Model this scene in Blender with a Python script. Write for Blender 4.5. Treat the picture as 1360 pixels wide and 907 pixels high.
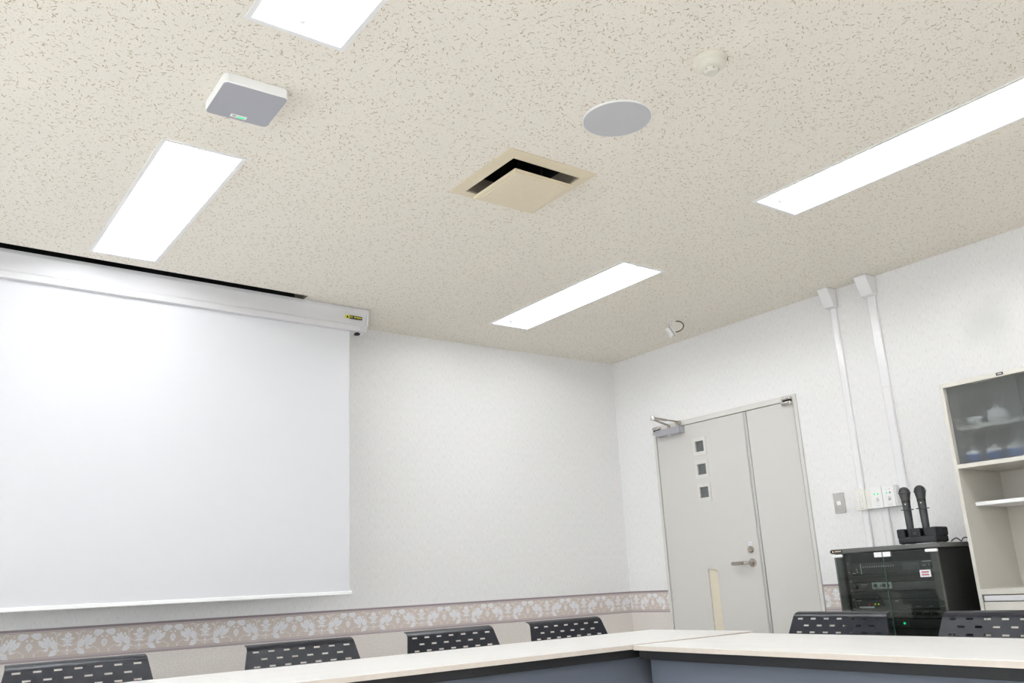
import bpy, bmesh, math, random
from mathutils import Vector, Matrix

# ------------------------------------------------------------------ reset
for o in list(bpy.data.objects):
    bpy.data.objects.remove(o)
S = bpy.context.scene
COL = S.collection
PI = math.pi
H = 2.60            # ceiling height; the room corner (screen wall y=0, door wall x=0) is the origin

# ------------------------------------------------------------------ camera, world, exposure
cam_d = bpy.data.cameras.new('camera')
cam = bpy.data.objects.new('camera', cam_d)
COL.objects.link(cam)
cam_d.sensor_width = 36
cam_d.lens = 1151.1 / 1360 * 36
cam_d.clip_start = 0.01
d_ = Vector((0.57906568, 0.76906856, 0.27058547))
r_ = Vector((0.80624991, -0.58945476, -0.05004162))
u_ = Vector((-0.12101246, -0.24713689, 0.96139448))
M_ = Matrix((r_, u_, -d_)).transposed().to_4x4()
M_.translation = Vector((-4.5647, -4.7913, 0.98))
cam.matrix_world = M_
S.camera = cam

TUBE = 26.0         # brightness of the lamp tubes
S.view_settings.view_transform = 'Standard'
S.view_settings.look = 'None'
S.view_settings.gamma = 1
S.view_settings.use_curve_mapping = False
S.view_settings.exposure = 0.89
S.cycles.diffuse_bounces = 8
S.cycles.max_bounces = 16
W = bpy.data.worlds.new('world')
S.world = W
W.use_nodes = True
FILL_DAY = 5.6           # sky strength behind unseen windows added to brighten the ceiling
wn = W.node_tree
bg = wn.nodes['Background']
g_ = wn.nodes.new('ShaderNodeTexCoord')
sx_ = wn.nodes.new('ShaderNodeSeparateXYZ')
mr_ = wn.nodes.new('ShaderNodeMapRange')
wn.links.new(g_.outputs['Generated'], sx_.inputs[0])
wn.links.new(sx_.outputs[2], mr_.inputs['Value'])
mr_.inputs['From Min'].default_value = -0.05
mr_.inputs['From Max'].default_value = 0.05
mr_.inputs['To Min'].default_value = 0.85      # made-up bright ground, throws light up to the ceiling
mr_.inputs['To Max'].default_value = 1.0
tint_ = wn.nodes.new('ShaderNodeVectorMath')
tint_.operation = 'SCALE'
tint_.inputs[0].default_value = (0.93, 0.97, 1.0)
wn.links.new(mr_.outputs[0], tint_.inputs['Scale'])
wn.links.new(tint_.outputs[0], bg.inputs[0])
bg.inputs[1].default_value = FILL_DAY

# ------------------------------------------------------------------ materials
def srgb(r, g, b):
    f = lambda c: c / 12.92 if c <= 0.04045 else ((c + 0.055) / 1.055) ** 2.4
    return (f(r / 255), f(g / 255), f(b / 255), 1)

MATS = {}
def mat(name, col, rough=0.5, metal=0.0, spec=0.5, noise=0.0, nscale=60.0, bump=0.0, bscale=400.0, emit=0.0, stretch=None):
    if name in MATS:
        return MATS[name]
    m = bpy.data.materials.new(name)
    m.use_nodes = True
    nt = m.node_tree
    b = nt.nodes['Principled BSDF']
    b.inputs['Base Color'].default_value = col
    b.inputs['Roughness'].default_value = rough
    b.inputs['Metallic'].default_value = metal
    b.inputs['Specular IOR Level'].default_value = spec
    if emit:
        b.inputs['Emission Color'].default_value = col
        b.inputs['Emission Strength'].default_value = emit
    tc = nt.nodes.new('ShaderNodeTexCoord')
    vec = tc.outputs['Object']
    if stretch:
        mp = nt.nodes.new('ShaderNodeMapping')
        mp.inputs['Scale'].default_value = stretch
        nt.links.new(vec, mp.inputs['Vector'])
        vec = mp.outputs[0]
    if noise:
        n = nt.nodes.new('ShaderNodeTexNoise')
        n.inputs['Scale'].default_value = nscale
        n.inputs['Detail'].default_value = 4
        nt.links.new(vec, n.inputs['Vector'])
        mr = nt.nodes.new('ShaderNodeMapRange')
        mr.inputs['From Min'].default_value = 0.3
        mr.inputs['From Max'].default_value = 0.7
        mr.inputs['To Min'].default_value = 1 - noise
        mr.inputs['To Max'].default_value = 1 + noise
        nt.links.new(n.outputs['Fac'], mr.inputs['Value'])
        mx = nt.nodes.new('ShaderNodeVectorMath')
        mx.operation = 'SCALE'
        mx.inputs[0].default_value = col[:3]
        nt.links.new(mr.outputs[0], mx.inputs['Scale'])
        nt.links.new(mx.outputs[0], b.inputs['Base Color'])
    if bump:
        n = nt.nodes.new('ShaderNodeTexNoise')
        n.inputs['Scale'].default_value = bscale
        nt.links.new(vec, n.inputs['Vector'])
        bp = nt.nodes.new('ShaderNodeBump')
        bp.inputs['Strength'].default_value = bump
        bp.inputs['Distance'].default_value = 0.002
        nt.links.new(n.outputs['Fac'], bp.inputs['Height'])
        nt.links.new(bp.outputs[0], b.inputs['Normal'])
    MATS[name] = m
    return m

class NT:
    """tiny helper for wiring math nodes"""
    def __init__(s, m):
        s.t = m.node_tree
        s.b = s.t.nodes['Principled BSDF']
    def n(s, kind, **kw):
        x = s.t.nodes.new(kind)
        for k, v in kw.items():
            setattr(x, k, v)
        return x
    def put(s, sock, v):
        if hasattr(v, 'is_linked') or isinstance(v, bpy.types.NodeSocket):
            s.t.links.new(v, sock)
        else:
            sock.default_value = v
    def m(s, op, a, b=0.0, c=None):
        x = s.n('ShaderNodeMath', operation=op)
        s.put(x.inputs[0], a)
        s.put(x.inputs[1], b)
        if c is not None:
            s.put(x.inputs[2], c)
        return x.outputs[0]
    def smooth(s, v, a, b, lo=0.0, hi=1.0):
        x = s.n('ShaderNodeMapRange', interpolation_type='SMOOTHSTEP')
        s.put(x.inputs['Value'], v)
        x.inputs['From Min'].default_value = a
        x.inputs['From Max'].default_value = b
        x.inputs['To Min'].default_value = lo
        x.inputs['To Max'].default_value = hi
        return x.outputs[0]
    def mix(s, f, a, b):
        x = s.n('ShaderNodeMix', data_type='RGBA')
        s.put(x.inputs['Factor'], f)
        s.put(x.inputs[6], a)
        s.put(x.inputs[7], b)
        return x.outputs[2]

def ceiling_mat():
    m = bpy.data.materials.new('fissured_ceiling_board')
    m.use_nodes = True
    q = NT(m)
    tc = q.n('ShaderNodeTexCoord').outputs['Object']
    warp = q.n('ShaderNodeTexNoise')
    warp.inputs['Scale'].default_value = 120
    q.t.links.new(tc, warp.inputs['Vector'])
    sub = q.n('ShaderNodeVectorMath', operation='SUBTRACT')
    q.t.links.new(warp.outputs['Color'], sub.inputs[0])
    sub.inputs[1].default_value = (0.5, 0.5, 0.5)
    sc = q.n('ShaderNodeVectorMath', operation='SCALE')
    q.t.links.new(sub.outputs[0], sc.inputs[0])
    sc.inputs['Scale'].default_value = 0.010
    add = q.n('ShaderNodeVectorMath', operation='ADD')
    q.t.links.new(tc, add.inputs[0])
    q.t.links.new(sc.outputs[0], add.inputs[1])
    flat = q.n('ShaderNodeVectorMath', operation='MULTIPLY')
    q.t.links.new(add.outputs[0], flat.inputs[0])
    flat.inputs[1].default_value = (1, 1, 0)
    def layer(scale, off, ln, wd, keep):
        o = q.n('ShaderNodeVectorMath', operation='ADD')
        q.t.links.new(flat.outputs[0], o.inputs[0])
        o.inputs[1].default_value = (off, off * 1.7, 0)
        v = q.n('ShaderNodeTexVoronoi', voronoi_dimensions='2D', feature='F1')
        v.inputs['Scale'].default_value = scale
        q.t.links.new(o.outputs[0], v.inputs['Vector'])
        s1 = q.n('ShaderNodeVectorMath', operation='SUBTRACT')
        q.t.links.new(o.outputs[0], s1.inputs[0])
        q.t.links.new(v.outputs['Position'], s1.inputs[1])
        sep = q.n('ShaderNodeSeparateColor')
        q.t.links.new(v.outputs['Color'], sep.inputs[0])
        rot = q.n('ShaderNodeVectorRotate', rotation_type='Z_AXIS')
        q.t.links.new(s1.outputs[0], rot.inputs['Vector'])
        q.t.links.new(q.m('MULTIPLY', sep.outputs[0], 2 * PI), rot.inputs['Angle'])
        xyz = q.n('ShaderNodeSeparateXYZ')
        q.t.links.new(rot.outputs[0], xyz.inputs[0])
        size = q.m('MULTIPLY_ADD', sep.outputs[1], 0.75, 0.45)
        # bent worm: y offset by x^2
        x = q.m('DIVIDE', xyz.outputs[0], q.m('MULTIPLY', size, ln))
        y = q.m('DIVIDE', xyz.outputs[1], wd)
        y = q.m('ADD', y, q.m('MULTIPLY', q.m('MULTIPLY', x, x), 0.9))
        r = q.m('ADD', q.m('MULTIPLY', x, x), q.m('MULTIPLY', y, y))
        mask = q.smooth(r, 0.5, 1.25, 1, 0)
        return q.m('MULTIPLY', mask, q.m('LESS_THAN', sep.outputs[2], keep))
    a = layer(47, 0.0, 0.0098, 0.0018, 0.42)
    b = layer(74, 3.1, 0.0050, 0.0013, 0.26)
    c = layer(150, 7.7, 0.0020, 0.0011, 0.22)
    k = q.m('MAXIMUM', a, q.m('MULTIPLY', b, 0.9))
    k = q.m('MAXIMUM', k, q.m('MULTIPLY', c, 0.7))
    fine = q.n('ShaderNodeTexNoise')
    fine.inputs['Scale'].default_value = 260
    fine.inputs['Detail'].default_value = 3
    q.t.links.new(tc, fine.inputs['Vector'])
    base = q.mix(q.smooth(fine.outputs['Fac'], 0.35, 0.65), srgb(223, 217, 207), srgb(232, 227, 218))
    col = q.mix(k, base, srgb(180, 167, 145))
    q.t.links.new(col, q.b.inputs['Base Color'])
    q.b.inputs['Roughness'].default_value = 0.95
    q.b.inputs['Specular IOR Level'].default_value = 0.1
    bp = q.n('ShaderNodeBump')
    bp.inputs['Strength'].default_value = 0.5
    bp.inputs['Distance'].default_value = 0.002
    q.t.links.new(q.m('SUBTRACT', fine.outputs['Fac'], k), bp.inputs['Height'])
    q.t.links.new(bp.outputs[0], q.b.inputs['Normal'])
    return m

def wall_mat(name, axis, lower=True, blotch=None):
    """white embossed wallpaper with a faint diamond grid of dots; speckled paper below the border"""
    m = bpy.data.materials.new(name)
    m.use_nodes = True
    q = NT(m)
    tc = q.n('ShaderNodeTexCoord').outputs['Object']
    sx = q.n('ShaderNodeSeparateXYZ')
    q.t.links.new(tc, sx.inputs[0])
    u = sx.outputs[axis]
    z = sx.outputs[2]
    def dots(ou, oz):
        a = q.m('DIVIDE', q.m('ADD', u, ou), 0.092)
        b = q.m('DIVIDE', q.m('ADD', z, oz), 0.098)
        da = q.m('MULTIPLY', q.m('SUBTRACT', q.m('FRACT', a), 0.5), 0.092)
        db = q.m('MULTIPLY', q.m('SUBTRACT', q.m('FRACT', b), 0.5), 0.098)
        da = q.m('DIVIDE', da, 0.0045)
        db = q.m('DIVIDE', db, 0.008)
        r = q.m('ADD', q.m('MULTIPLY', da, da), q.m('MULTIPLY', db, db))
        return q.smooth(r, 0.2, 1.3, 1, 0)
    k = q.m('ADD', dots(20.0, 20.0), dots(20.046, 20.049))
    mp = q.n('ShaderNodeMapping')
    mp.inputs['Scale'].default_value = (1, 1, 0.12)
    q.t.links.new(tc, mp.inputs['Vector'])
    ns = q.n('ShaderNodeTexNoise')
    ns.inputs['Scale'].default_value = 260
    ns.inputs['Detail'].default_value = 2
    q.t.links.new(mp.outputs[0], ns.inputs['Vector'])
    up = q.mix(q.smooth(ns.outputs['Fac'], 0.3, 0.7), srgb(220, 219, 219), srgb(229, 228, 228))
    up = q.mix(q.m('MULTIPLY', k, 0.30), up, srgb(196, 194, 192))
    if blotch:  # soft, slightly greyer blotch with a noisy outline
        su, sz, rr = blotch
        n2 = q.n('ShaderNodeTexNoise')
        n2.inputs['Scale'].default_value = 9
        q.t.links.new(tc, n2.inputs['Vector'])
        a = q.m('SUBTRACT', u, su)
        b = q.m('SUBTRACT', z, sz)
        r = q.m('SQRT', q.m('ADD', q.m('MULTIPLY', a, a), q.m('MULTIPLY', b, b)))
        r = q.m('ADD', r, q.m('MULTIPLY', q.m('SUBTRACT', n2.outputs['Fac'], 0.5), 0.12))
        up = q.mix(q.m('MULTIPLY', q.smooth(r, 0.0, rr, 1, 0), 0.5), up, srgb(196, 196, 194))
    sp = q.n('ShaderNodeTexNoise')
    sp.inputs['Scale'].default_value = 170
    sp.inputs['Detail'].default_value = 4
    sp.inputs['Roughness'].default_value = 0.7
    q.t.links.new(tc, sp.inputs['Vector'])
    lo = q.mix(q.smooth(sp.outputs['Fac'], 0.4, 0.6), srgb(204, 196, 191), srgb(222, 217, 212))
    col = q.mix(q.m('GREATER_THAN', z, 0.82), lo, up)
    q.t.links.new(col, q.b.inputs['Base Color'])
    q.b.inputs['Roughness'].default_value = 0.7
    q.b.inputs['Specular IOR Level'].default_value = 0.25
    bp = q.n('ShaderNodeBump')
    bp.inputs['Strength'].default_value = 0.25
    bp.inputs['Distance'].default_value = 0.001
    q.t.links.new(ns.outputs['Fac'], bp.inputs['Height'])
    q.t.links.new(bp.outputs[0], q.b.inputs['Normal'])
    return m

def wood_mat():
    m = bpy.data.materials.new('pale_wood_laminate')
    m.use_nodes = True
    q = NT(m)
    tc = q.n('ShaderNodeTexCoord').outputs['Object']
    mp = q.n('ShaderNodeMapping')
    mp.inputs['Scale'].default_value = (1.2, 40, 40)
    q.t.links.new(tc, mp.inputs['Vector'])
    n = q.n('ShaderNodeTexNoise')
    n.inputs['Scale'].default_value = 2.2
    n.inputs['Detail'].default_value = 5
    n.inputs['Distortion'].default_value = 0.4
    q.t.links.new(mp.outputs[0], n.inputs['Vector'])
    col = q.mix(q.smooth(n.outputs['Fac'], 0.3, 0.7), srgb(231, 229, 226), srgb(241, 239, 237))
    q.t.links.new(col, q.b.inputs['Base Color'])
    q.b.inputs['Roughness'].default_value = 0.38
    return m

def thin_glass(name, tint, rough=0.02, refl=1.0):
    m = bpy.data.materials.new(name)
    m.use_nodes = True
    nt = m.node_tree
    nt.nodes.remove(nt.nodes['Principled BSDF'])
    out = nt.nodes['Material Output']
    t = nt.nodes.new('ShaderNodeBsdfTransparent')
    t.inputs[0].default_value = tint
    g = nt.nodes.new('ShaderNodeBsdfGlossy')
    g.inputs['Roughness'].default_value = rough
    fr = nt.nodes.new('ShaderNodeFresnel')
    fr.inputs['IOR'].default_value = 1.5
    mx = nt.nodes.new('ShaderNodeMixShader')
    nt.links.new(fr.outputs[0], mx.inputs[0])
    nt.links.new(t.outputs[0], mx.inputs[1])
    nt.links.new(g.outputs[0], mx.inputs[2])
    nt.links.new(mx.outputs[0], out.inputs['Surface'])
    return m

def frosted_glass():
    m = bpy.data.materials.new('frosted_glass')
    m.use_nodes = True
    nt = m.node_tree
    b = nt.nodes['Principled BSDF']
    b.inputs['Base Color'].default_value = (0.80, 0.83, 0.84, 1)
    b.inputs['Transmission Weight'].default_value = 1.0
    b.inputs['Roughness'].default_value = 0.285
    b.inputs['IOR'].default_value = 1.18
    haze = nt.nodes.new('ShaderNodeBsdfTranslucent')
    haze.inputs[0].default_value = (0.62, 0.64, 0.65, 1)
    dif = nt.nodes.new('ShaderNodeBsdfDiffuse')
    dif.inputs[0].default_value = (0.40, 0.41, 0.42, 1)
    ad = nt.nodes.new('ShaderNodeMixShader')
    nt.links.new(haze.outputs[0], ad.inputs[1])
    nt.links.new(dif.outputs[0], ad.inputs[2])
    mxs = nt.nodes.new('ShaderNodeMixShader')
    mxs.inputs[0].default_value = 0.20
    nt.links.new(b.outputs[0], mxs.inputs[1])
    nt.links.new(ad.outputs[0], mxs.inputs[2])
    nt.links.new(mxs.outputs[0], nt.nodes['Material Output'].inputs['Surface'])
    n = nt.nodes.new('ShaderNodeTexNoise')
    n.inputs['Scale'].default_value = 900
    bp = nt.nodes.new('ShaderNodeBump')
    bp.inputs['Strength'].default_value = 0.15
    bp.inputs['Distance'].default_value = 0.001
    nt.links.new(n.outputs['Fac'], bp.inputs['Height'])
    nt.links.new(bp.outputs[0], b.inputs['Normal'])
    return m

def emit_mat(name, col, strength):
    m = bpy.data.materials.new(name)
    m.use_nodes = True
    nt = m.node_tree
    nt.nodes.remove(nt.nodes['Principled BSDF'])
    e = nt.nodes.new('ShaderNodeEmission')
    e.inputs[0].default_value = col
    e.inputs[1].default_value = strength
    nt.links.new(e.outputs[0], nt.nodes['Material Output'].inputs['Surface'])
    return m

M_ceil = ceiling_mat()
M_wall_y0 = wall_mat('wallpaper_back', 0)
M_wall_x0 = wall_mat('wallpaper_right', 1, blotch=(-2.82, 2.17, 0.20))
M_wood = wood_mat()
M_edge = mat('beige_edge_band', srgb(206, 195, 185), 0.5, noise=0.03, nscale=40)
M_floor = mat('pale_vinyl_floor', srgb(225, 223, 221), 0.45, noise=0.05, nscale=30)
M_black = mat('black_rail', srgb(20, 20, 23), 0.6, noise=0.05)
M_panel = mat('blue_grey_panel', srgb(98, 104, 116), 0.6, noise=0.04, nscale=500, bump=0.1, bscale=900)
M_chair = mat('charcoal_plastic', srgb(28, 30, 38), 0.24, noise=0.05, nscale=300, bump=0.12, bscale=900, spec=0.4)
M_closer = mat('silver_grey_closer', srgb(172, 172, 178), 0.4, metal=0.3, noise=0.02)
M_steel = mat('brushed_steel', srgb(182, 180, 178), 0.42, metal=0.5, noise=0.06, nscale=90)
M_chrome = mat('polished_chrome', srgb(205, 203, 200), 0.14, metal=1.0, noise=0.02)
M_satin = mat('satin_nickel', srgb(176, 168, 160), 0.3, metal=1.0, noise=0.03)
M_alu = mat('silver_grey_case', srgb(206, 205, 208), 0.38, noise=0.015, nscale=120, stretch=(0.2, 8, 8))
M_fabric = mat('white_screen_fabric', srgb(210, 210, 214), 0.85, spec=0.15, noise=0.006, nscale=200)
M_whitebar = mat('white_bar', srgb(240, 240, 241), 0.4, noise=0.005)
M_white = mat('white_plastic', srgb(232, 231, 231), 0.35, noise=0.008, nscale=90)
M_offwhite = mat('offwhite_plastic', srgb(224, 222, 216), 0.45, noise=0.01, nscale=90)
M_detector = mat('cream_detector_plastic', srgb(208, 204, 192), 0.5, noise=0.01, nscale=90)
M_duct = mat('white_duct', srgb(228, 227, 229), 0.18, noise=0.008)
M_door = mat('pale_grey_door_steel', srgb(200, 197, 193), 0.48, noise=0.012, nscale=220, bump=0.04, bscale=500)
M_frame = mat('pale_grey_frame_steel', srgb(206, 204, 200), 0.45, noise=0.012, nscale=220)
M_dark = mat('dark_void', srgb(16, 16, 17), 0.8, noise=0.02)
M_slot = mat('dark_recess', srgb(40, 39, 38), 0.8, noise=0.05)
M_dglass = mat('dark_window_glass', srgb(96, 99, 99), 0.12, noise=0.03)
M_cream = mat('cream_insert', srgb(212, 203, 184), 0.6, noise=0.015)
M_vent = mat('aged_cream_plastic', srgb(212, 200, 176), 0.5, noise=0.015, nscale=25)
M_ductmetal = mat('galvanised_collar', srgb(160, 148, 134), 0.5, metal=0.1, noise=0.15, nscale=20)
M_grille = mat('grey_speaker_grille', srgb(190, 190, 194), 0.55, metal=0.2, noise=0.04, nscale=900)
M_grille2 = mat('slate_grey_face', srgb(160, 160, 168), 0.6, noise=0.03, nscale=900)
M_rack = mat('charcoal_rack_steel', srgb(92, 92, 89), 0.5, noise=0.04, nscale=400, bump=0.05, bscale=700)
M_rackside = mat('black_rack_side', srgb(34, 35, 32), 0.65, noise=0.05, nscale=400, bump=0.05, bscale=700)
M_gear = mat('black_equipment_face', srgb(60, 60, 60), 0.5, noise=0.05, nscale=200)
M_gear2 = mat('dark_grey_equipment_face', srgb(84, 85, 88), 0.5, noise=0.05, nscale=200)
M_gearsilver = mat('pale_silver_control_panel', srgb(190, 202, 204), 0.4, noise=0.03)
M_mark = mat('white_marking', srgb(225, 228, 232), 0.5, noise=0.01)
M_cab = mat('warm_grey_cabinet_steel', srgb(198, 194, 186), 0.42, noise=0.012, nscale=220, bump=0.03, bscale=600)
M_mic = mat('black_microphone_body', srgb(52, 54, 56), 0.38, noise=0.04, nscale=300)
M_grillemic = mat('dark_mesh_grille', srgb(58, 58, 60), 0.55, metal=0.4, noise=0.2, nscale=1200, bump=0.5, bscale=1600)
M_charger = mat('black_charger_plastic', srgb(25, 27, 30), 0.55, noise=0.05, nscale=200)
M_red = mat('red_print', srgb(168, 44, 40), 0.5, noise=0.02)
M_blueprint = mat('pale_blue_print', srgb(170, 178, 200), 0.5, noise=0.02)
M_yellow = mat('yellow_sticker', srgb(214, 208, 70), 0.5, noise=0.02)
M_ink = mat('black_print', srgb(30, 27, 22), 0.5, noise=0.02)
M_gold = mat('pale_gold_print', srgb(232, 214, 190), 0.5, noise=0.02)
M_blue = mat('blue_glaze', srgb(82, 112, 172), 0.3, noise=0.12, nscale=60)
M_china = mat('white_china', srgb(236, 236, 236), 0.25, noise=0.01)
M_borderbg = mat('border_taupe', srgb(199, 187, 180), 0.8, noise=0.05, nscale=300)
M_leaf = mat('border_pale_leaf', srgb(223, 222, 225), 0.6, noise=0.06, nscale=120)
M_vein = mat('border_leaf_vein', srgb(200, 196, 198), 0.7, noise=0.05)
M_leafdim = mat('border_vine', srgb(216, 209, 208), 0.7, noise=0.05, nscale=120)
M_mauve = mat('border_mauve_stripe', srgb(140, 128, 133), 0.6, noise=0.05, nscale=60, stretch=(0.3, 0.3, 6))
M_mauve3 = mat('border_mid_mauve_stripe', srgb(168, 156, 158), 0.6, noise=0.05, nscale=60, stretch=(0.3, 0.3, 6))
M_mauve2 = mat('border_pale_mauve_stripe', srgb(192, 180, 178), 0.6, noise=0.05, nscale=60)
M_reflector = mat('white_reflector', srgb(240, 240, 243), 0.35, noise=0.004)
M_flange = mat('white_light_flange', srgb(226, 226, 226), 0.5, noise=0.006)
M_socket = mat('grey_lamp_socket', srgb(170, 170, 165), 0.5, noise=0.05)
M_tube = emit_mat('lamp_tube_glow', (0.95, 0.98, 1.0, 1), TUBE)
M_ledg = emit_mat('green_led', srgb(40, 220, 140), 1.0)
M_ledr = emit_mat('red_led', srgb(235, 50, 60), 0.8)
M_ledy = emit_mat('yellow_green_led', srgb(180, 210, 40), 0.8)
M_cable = mat('black_cable', srgb(40, 38, 36), 0.5, noise=0.03)
M_cableg = mat('dark_grey_cable', srgb(84, 76, 68), 0.5, noise=0.03)
M_glass = thin_glass('smoked_glass', (0.80, 0.83, 0.81, 1))
M_glassedge = mat('green_glass_edge', srgb(66, 92, 84), 0.3, noise=0.03)
M_frost = frosted_glass()
M_clear = thin_glass('fill_window_glass', (0.92, 0.94, 0.93, 1))

# ------------------------------------------------------------------ mesh helpers
class MB:
    def __init__(s):
        s.v = []
        s.f = []
        s.mi = []
        s.mats = []
    def mid(s, m):
        if m not in s.mats:
            s.mats.append(m)
        return s.mats.index(m)
    def add(s, vs, fs, m, T=None):
        o = len(s.v)
        for p in vs:
            p = Vector(p)
            s.v.append(T @ p if T else p)
        i = s.mid(m)
        for f in fs:
            s.f.append([k + o for k in f])
            s.mi.append(i)
        return s
    def bm(s, b, m, T=None):
        b.verts.ensure_lookup_table()
        b.verts.index_update()
        s.add([v.co.copy() for v in b.verts], [[v.index for v in f.verts] for f in b.faces], m, T)
        b.free()
        return s
    def box(s, x0, x1, y0, y1, z0, z1, m, bev=0.0, seg=2, T=None):
        b = bmesh.new()
        bmesh.ops.create_cube(b, size=1)
        bmesh.ops.scale(b, vec=(abs(x1 - x0), abs(y1 - y0), abs(z1 - z0)), verts=b.verts)
        bmesh.ops.translate(b, vec=((x0 + x1) / 2, (y0 + y1) / 2, (z0 + z1) / 2), verts=b.verts)
        if bev:
            bmesh.ops.bevel(b, geom=list(b.edges), offset=bev, segments=seg, affect='EDGES', profile=0.5)
        return s.bm(b, m, T)
    def cyl(s, p0, p1, r0, m, r1=None, n=20, caps=True):
        return s.tube([p0, p1], [r0, r0 if r1 is None else r1], m, n, caps)
    def tube(s, pts, rad, m, n=12, caps=True):
        pts = [Vector(p) for p in pts]
        if not isinstance(rad, (list, tuple)):
            rad = [rad] * len(pts)
        vs, fs = [], []
        up = None
        for i, p in enumerate(pts):
            a = pts[max(i - 1, 0)]
            b = pts[min(i + 1, len(pts) - 1)]
            t = (b - a).normalized()
            if up is None:
                up = t.orthogonal().normalized()
            up = (up - t * up.dot(t)).normalized()
            w = t.cross(up)
            for k in range(n):
                an = 2 * PI * k / n
                vs.append(p + (up * math.cos(an) + w * math.sin(an)) * rad[i])
        for i in range(len(pts) - 1):
            for k in range(n):
                k2 = (k + 1) % n
                fs.append([i * n + k, i * n + k2, (i + 1) * n + k2, (i + 1) * n + k])
        if caps:
            fs.append(list(range(n))[::-1])
            fs.append([(len(pts) - 1) * n + k for k in range(n)])
        return s.add(vs, fs, m)
    def lathe(s, prof, m, n=32, T=None):
        """prof: (radius, z) list"""
        vs, fs = [], []
        for r, z in prof:
            for k in range(n):
                a = 2 * PI * k / n
                vs.append((r * math.cos(a), r * math.sin(a), z))
        for i in range(len(prof) - 1):
            for k in range(n):
                k2 = (k + 1) % n
                fs.append([i * n + k, i * n + k2, (i + 1) * n + k2, (i + 1) * n + k])
        if prof[0][0] > 1e-5:
            fs.append(list(range(n))[::-1])
        if prof[-1][0] > 1e-5:
            fs.append([(len(prof) - 1) * n + k for k in range(n)])
        return s.add(vs, fs, m, T)
    def extrude(s, prof, axis, a0, a1, m, T=None, caps=True):
        """closed 2D profile swept straight along an axis; axis 0: prof=(y,z), 1: prof=(x,z), 2: prof=(x,y)"""
        def P(a, p):
            return {0: (a, p[0], p[1]), 1: (p[0], a, p[1]), 2: (p[0], p[1], a)}[axis]
        n = len(prof)
        vs = [P(a0, p) for p in prof] + [P(a1, p) for p in prof]
        fs = [[k, (k + 1) % n, n + (k + 1) % n, n + k] for k in range(n)]
        if caps:
            fs += [list(range(n))[::-1], list(range(n, 2 * n))]
        return s.add(vs, fs, m, T)
    def poly(s, pts, m, T=None):
        return s.add(pts, [list(range(len(pts)))], m, T)
    def sheet(s, P, u0, u1, v0, v1, holes, m, depth=0.0, mh=None):
        """flat sheet with rectangular holes; P(u,v,w) maps to space, w = depth behind the face"""
        us = sorted(set([u0, u1] + [h[0] for h in holes] + [h[1] for h in holes]))
        vv = sorted(set([v0, v1] + [h[2] for h in holes] + [h[3] for h in holes]))
        for a, b in zip(us, us[1:]):
            for c, d in zip(vv, vv[1:]):
                cu, cv = (a + b) / 2, (c + d) / 2
                if any(h[0] < cu < h[1] and h[2] < cv < h[3] for h in holes):
                    continue
                s.add([P(a, c, 0), P(b, c, 0), P(b, d, 0), P(a, d, 0)], [[0, 1, 2, 3]], m)
        if depth:
            for h in holes:
                q = [(h[0], h[2]), (h[1], h[2]), (h[1], h[3]), (h[0], h[3])]
                for i in range(4):
                    (a, b), (c, d) = q[i], q[(i + 1) % 4]
                    s.add([P(a, b, 0), P(c, d, 0), P(c, d, depth), P(a, b, depth)], [[0, 1, 2, 3]], mh or m)
        return s
    def build(s, name, parent=None, smooth=35, loc=None, merge=False):
        me = bpy.data.meshes.new(name)
        me.from_pydata([tuple(v) for v in s.v], [], s.f)
        for m in s.mats:
            me.materials.append(m)
        me.polygons.foreach_set('material_index', s.mi)
        b = bmesh.new()
        b.from_mesh(me)
        if merge:
            bmesh.ops.remove_doubles(b, verts=b.verts, dist=1e-6)
        bmesh.ops.recalc_face_normals(b, faces=b.faces)
        b.to_mesh(me)
        b.free()
        if smooth:
            me.polygons.foreach_set('use_smooth', [True] * len(me.polygons))
            me.set_sharp_from_angle(angle=math.radians(smooth))
        me.update()
        o = bpy.data.objects.new(name, me)
        COL.objects.link(o)
        if parent:
            o.parent = parent
        if loc:
            o.location = loc
        if smooth:
            wnm = o.modifiers.new('weighted_normals', 'WEIGHTED_NORMAL')
            wnm.keep_sharp = True
            wnm.weight = 100
        return o

def tag(o, label=None, cat=None, group=None, kind=None):
    if label: o['label'] = label
    if cat: o['category'] = cat
    if group: o['group'] = group
    if kind: o['kind'] = kind
    return o

def thing(name, label, cat, loc=(0, 0, 0), rz=0.0, group=None, kind=None):
    o = bpy.data.objects.new(name, None)
    o.empty_display_size = 0.05
    COL.objects.link(o)
    o.location = loc
    o.rotation_euler = (0, 0, rz)
    return tag(o, label, cat, group, kind)

def copy_tree(o, parent=None):
    c = o.copy()
    COL.objects.link(c)
    if parent:
        c.parent = parent
    for ch in list(o.children):
        copy_tree(ch, c)
    return c

def rrect(cx, cy, w, h, r, n=6):
    p = []
    for sx, sy, a0 in ((1, 1, 0), (-1, 1, PI / 2), (-1, -1, PI), (1, -1, 3 * PI / 2)):
        for k in range(n + 1):
            a = a0 + PI / 2 * k / n
            p.append((cx + sx * (w / 2 - r) + r * math.cos(a), cy + sy * (h / 2 - r) + r * math.sin(a)))
    return p

# ================================================================== ROOM SHELL
RX0, RY0 = -7.40, -8.40          # far corner of the room behind the camera
LIGHT_W, LIGHT_L = 0.311, 1.25
# (centre x, centre y) of every recessed lamp
LIGHTS = [(-1.332, -1.094), (-1.331, -3.190), (-3.703, -1.195), (-3.695, -3.262),
          (-6.07, -1.20), (-6.07, -3.26), (-1.331, -5.29), (-3.70, -5.33), (-6.07, -5.33),
          (-1.331, -7.35), (-3.70, -7.40), (-6.07, -7.40)]
VENT = (-2.508, -2.188)
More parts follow.
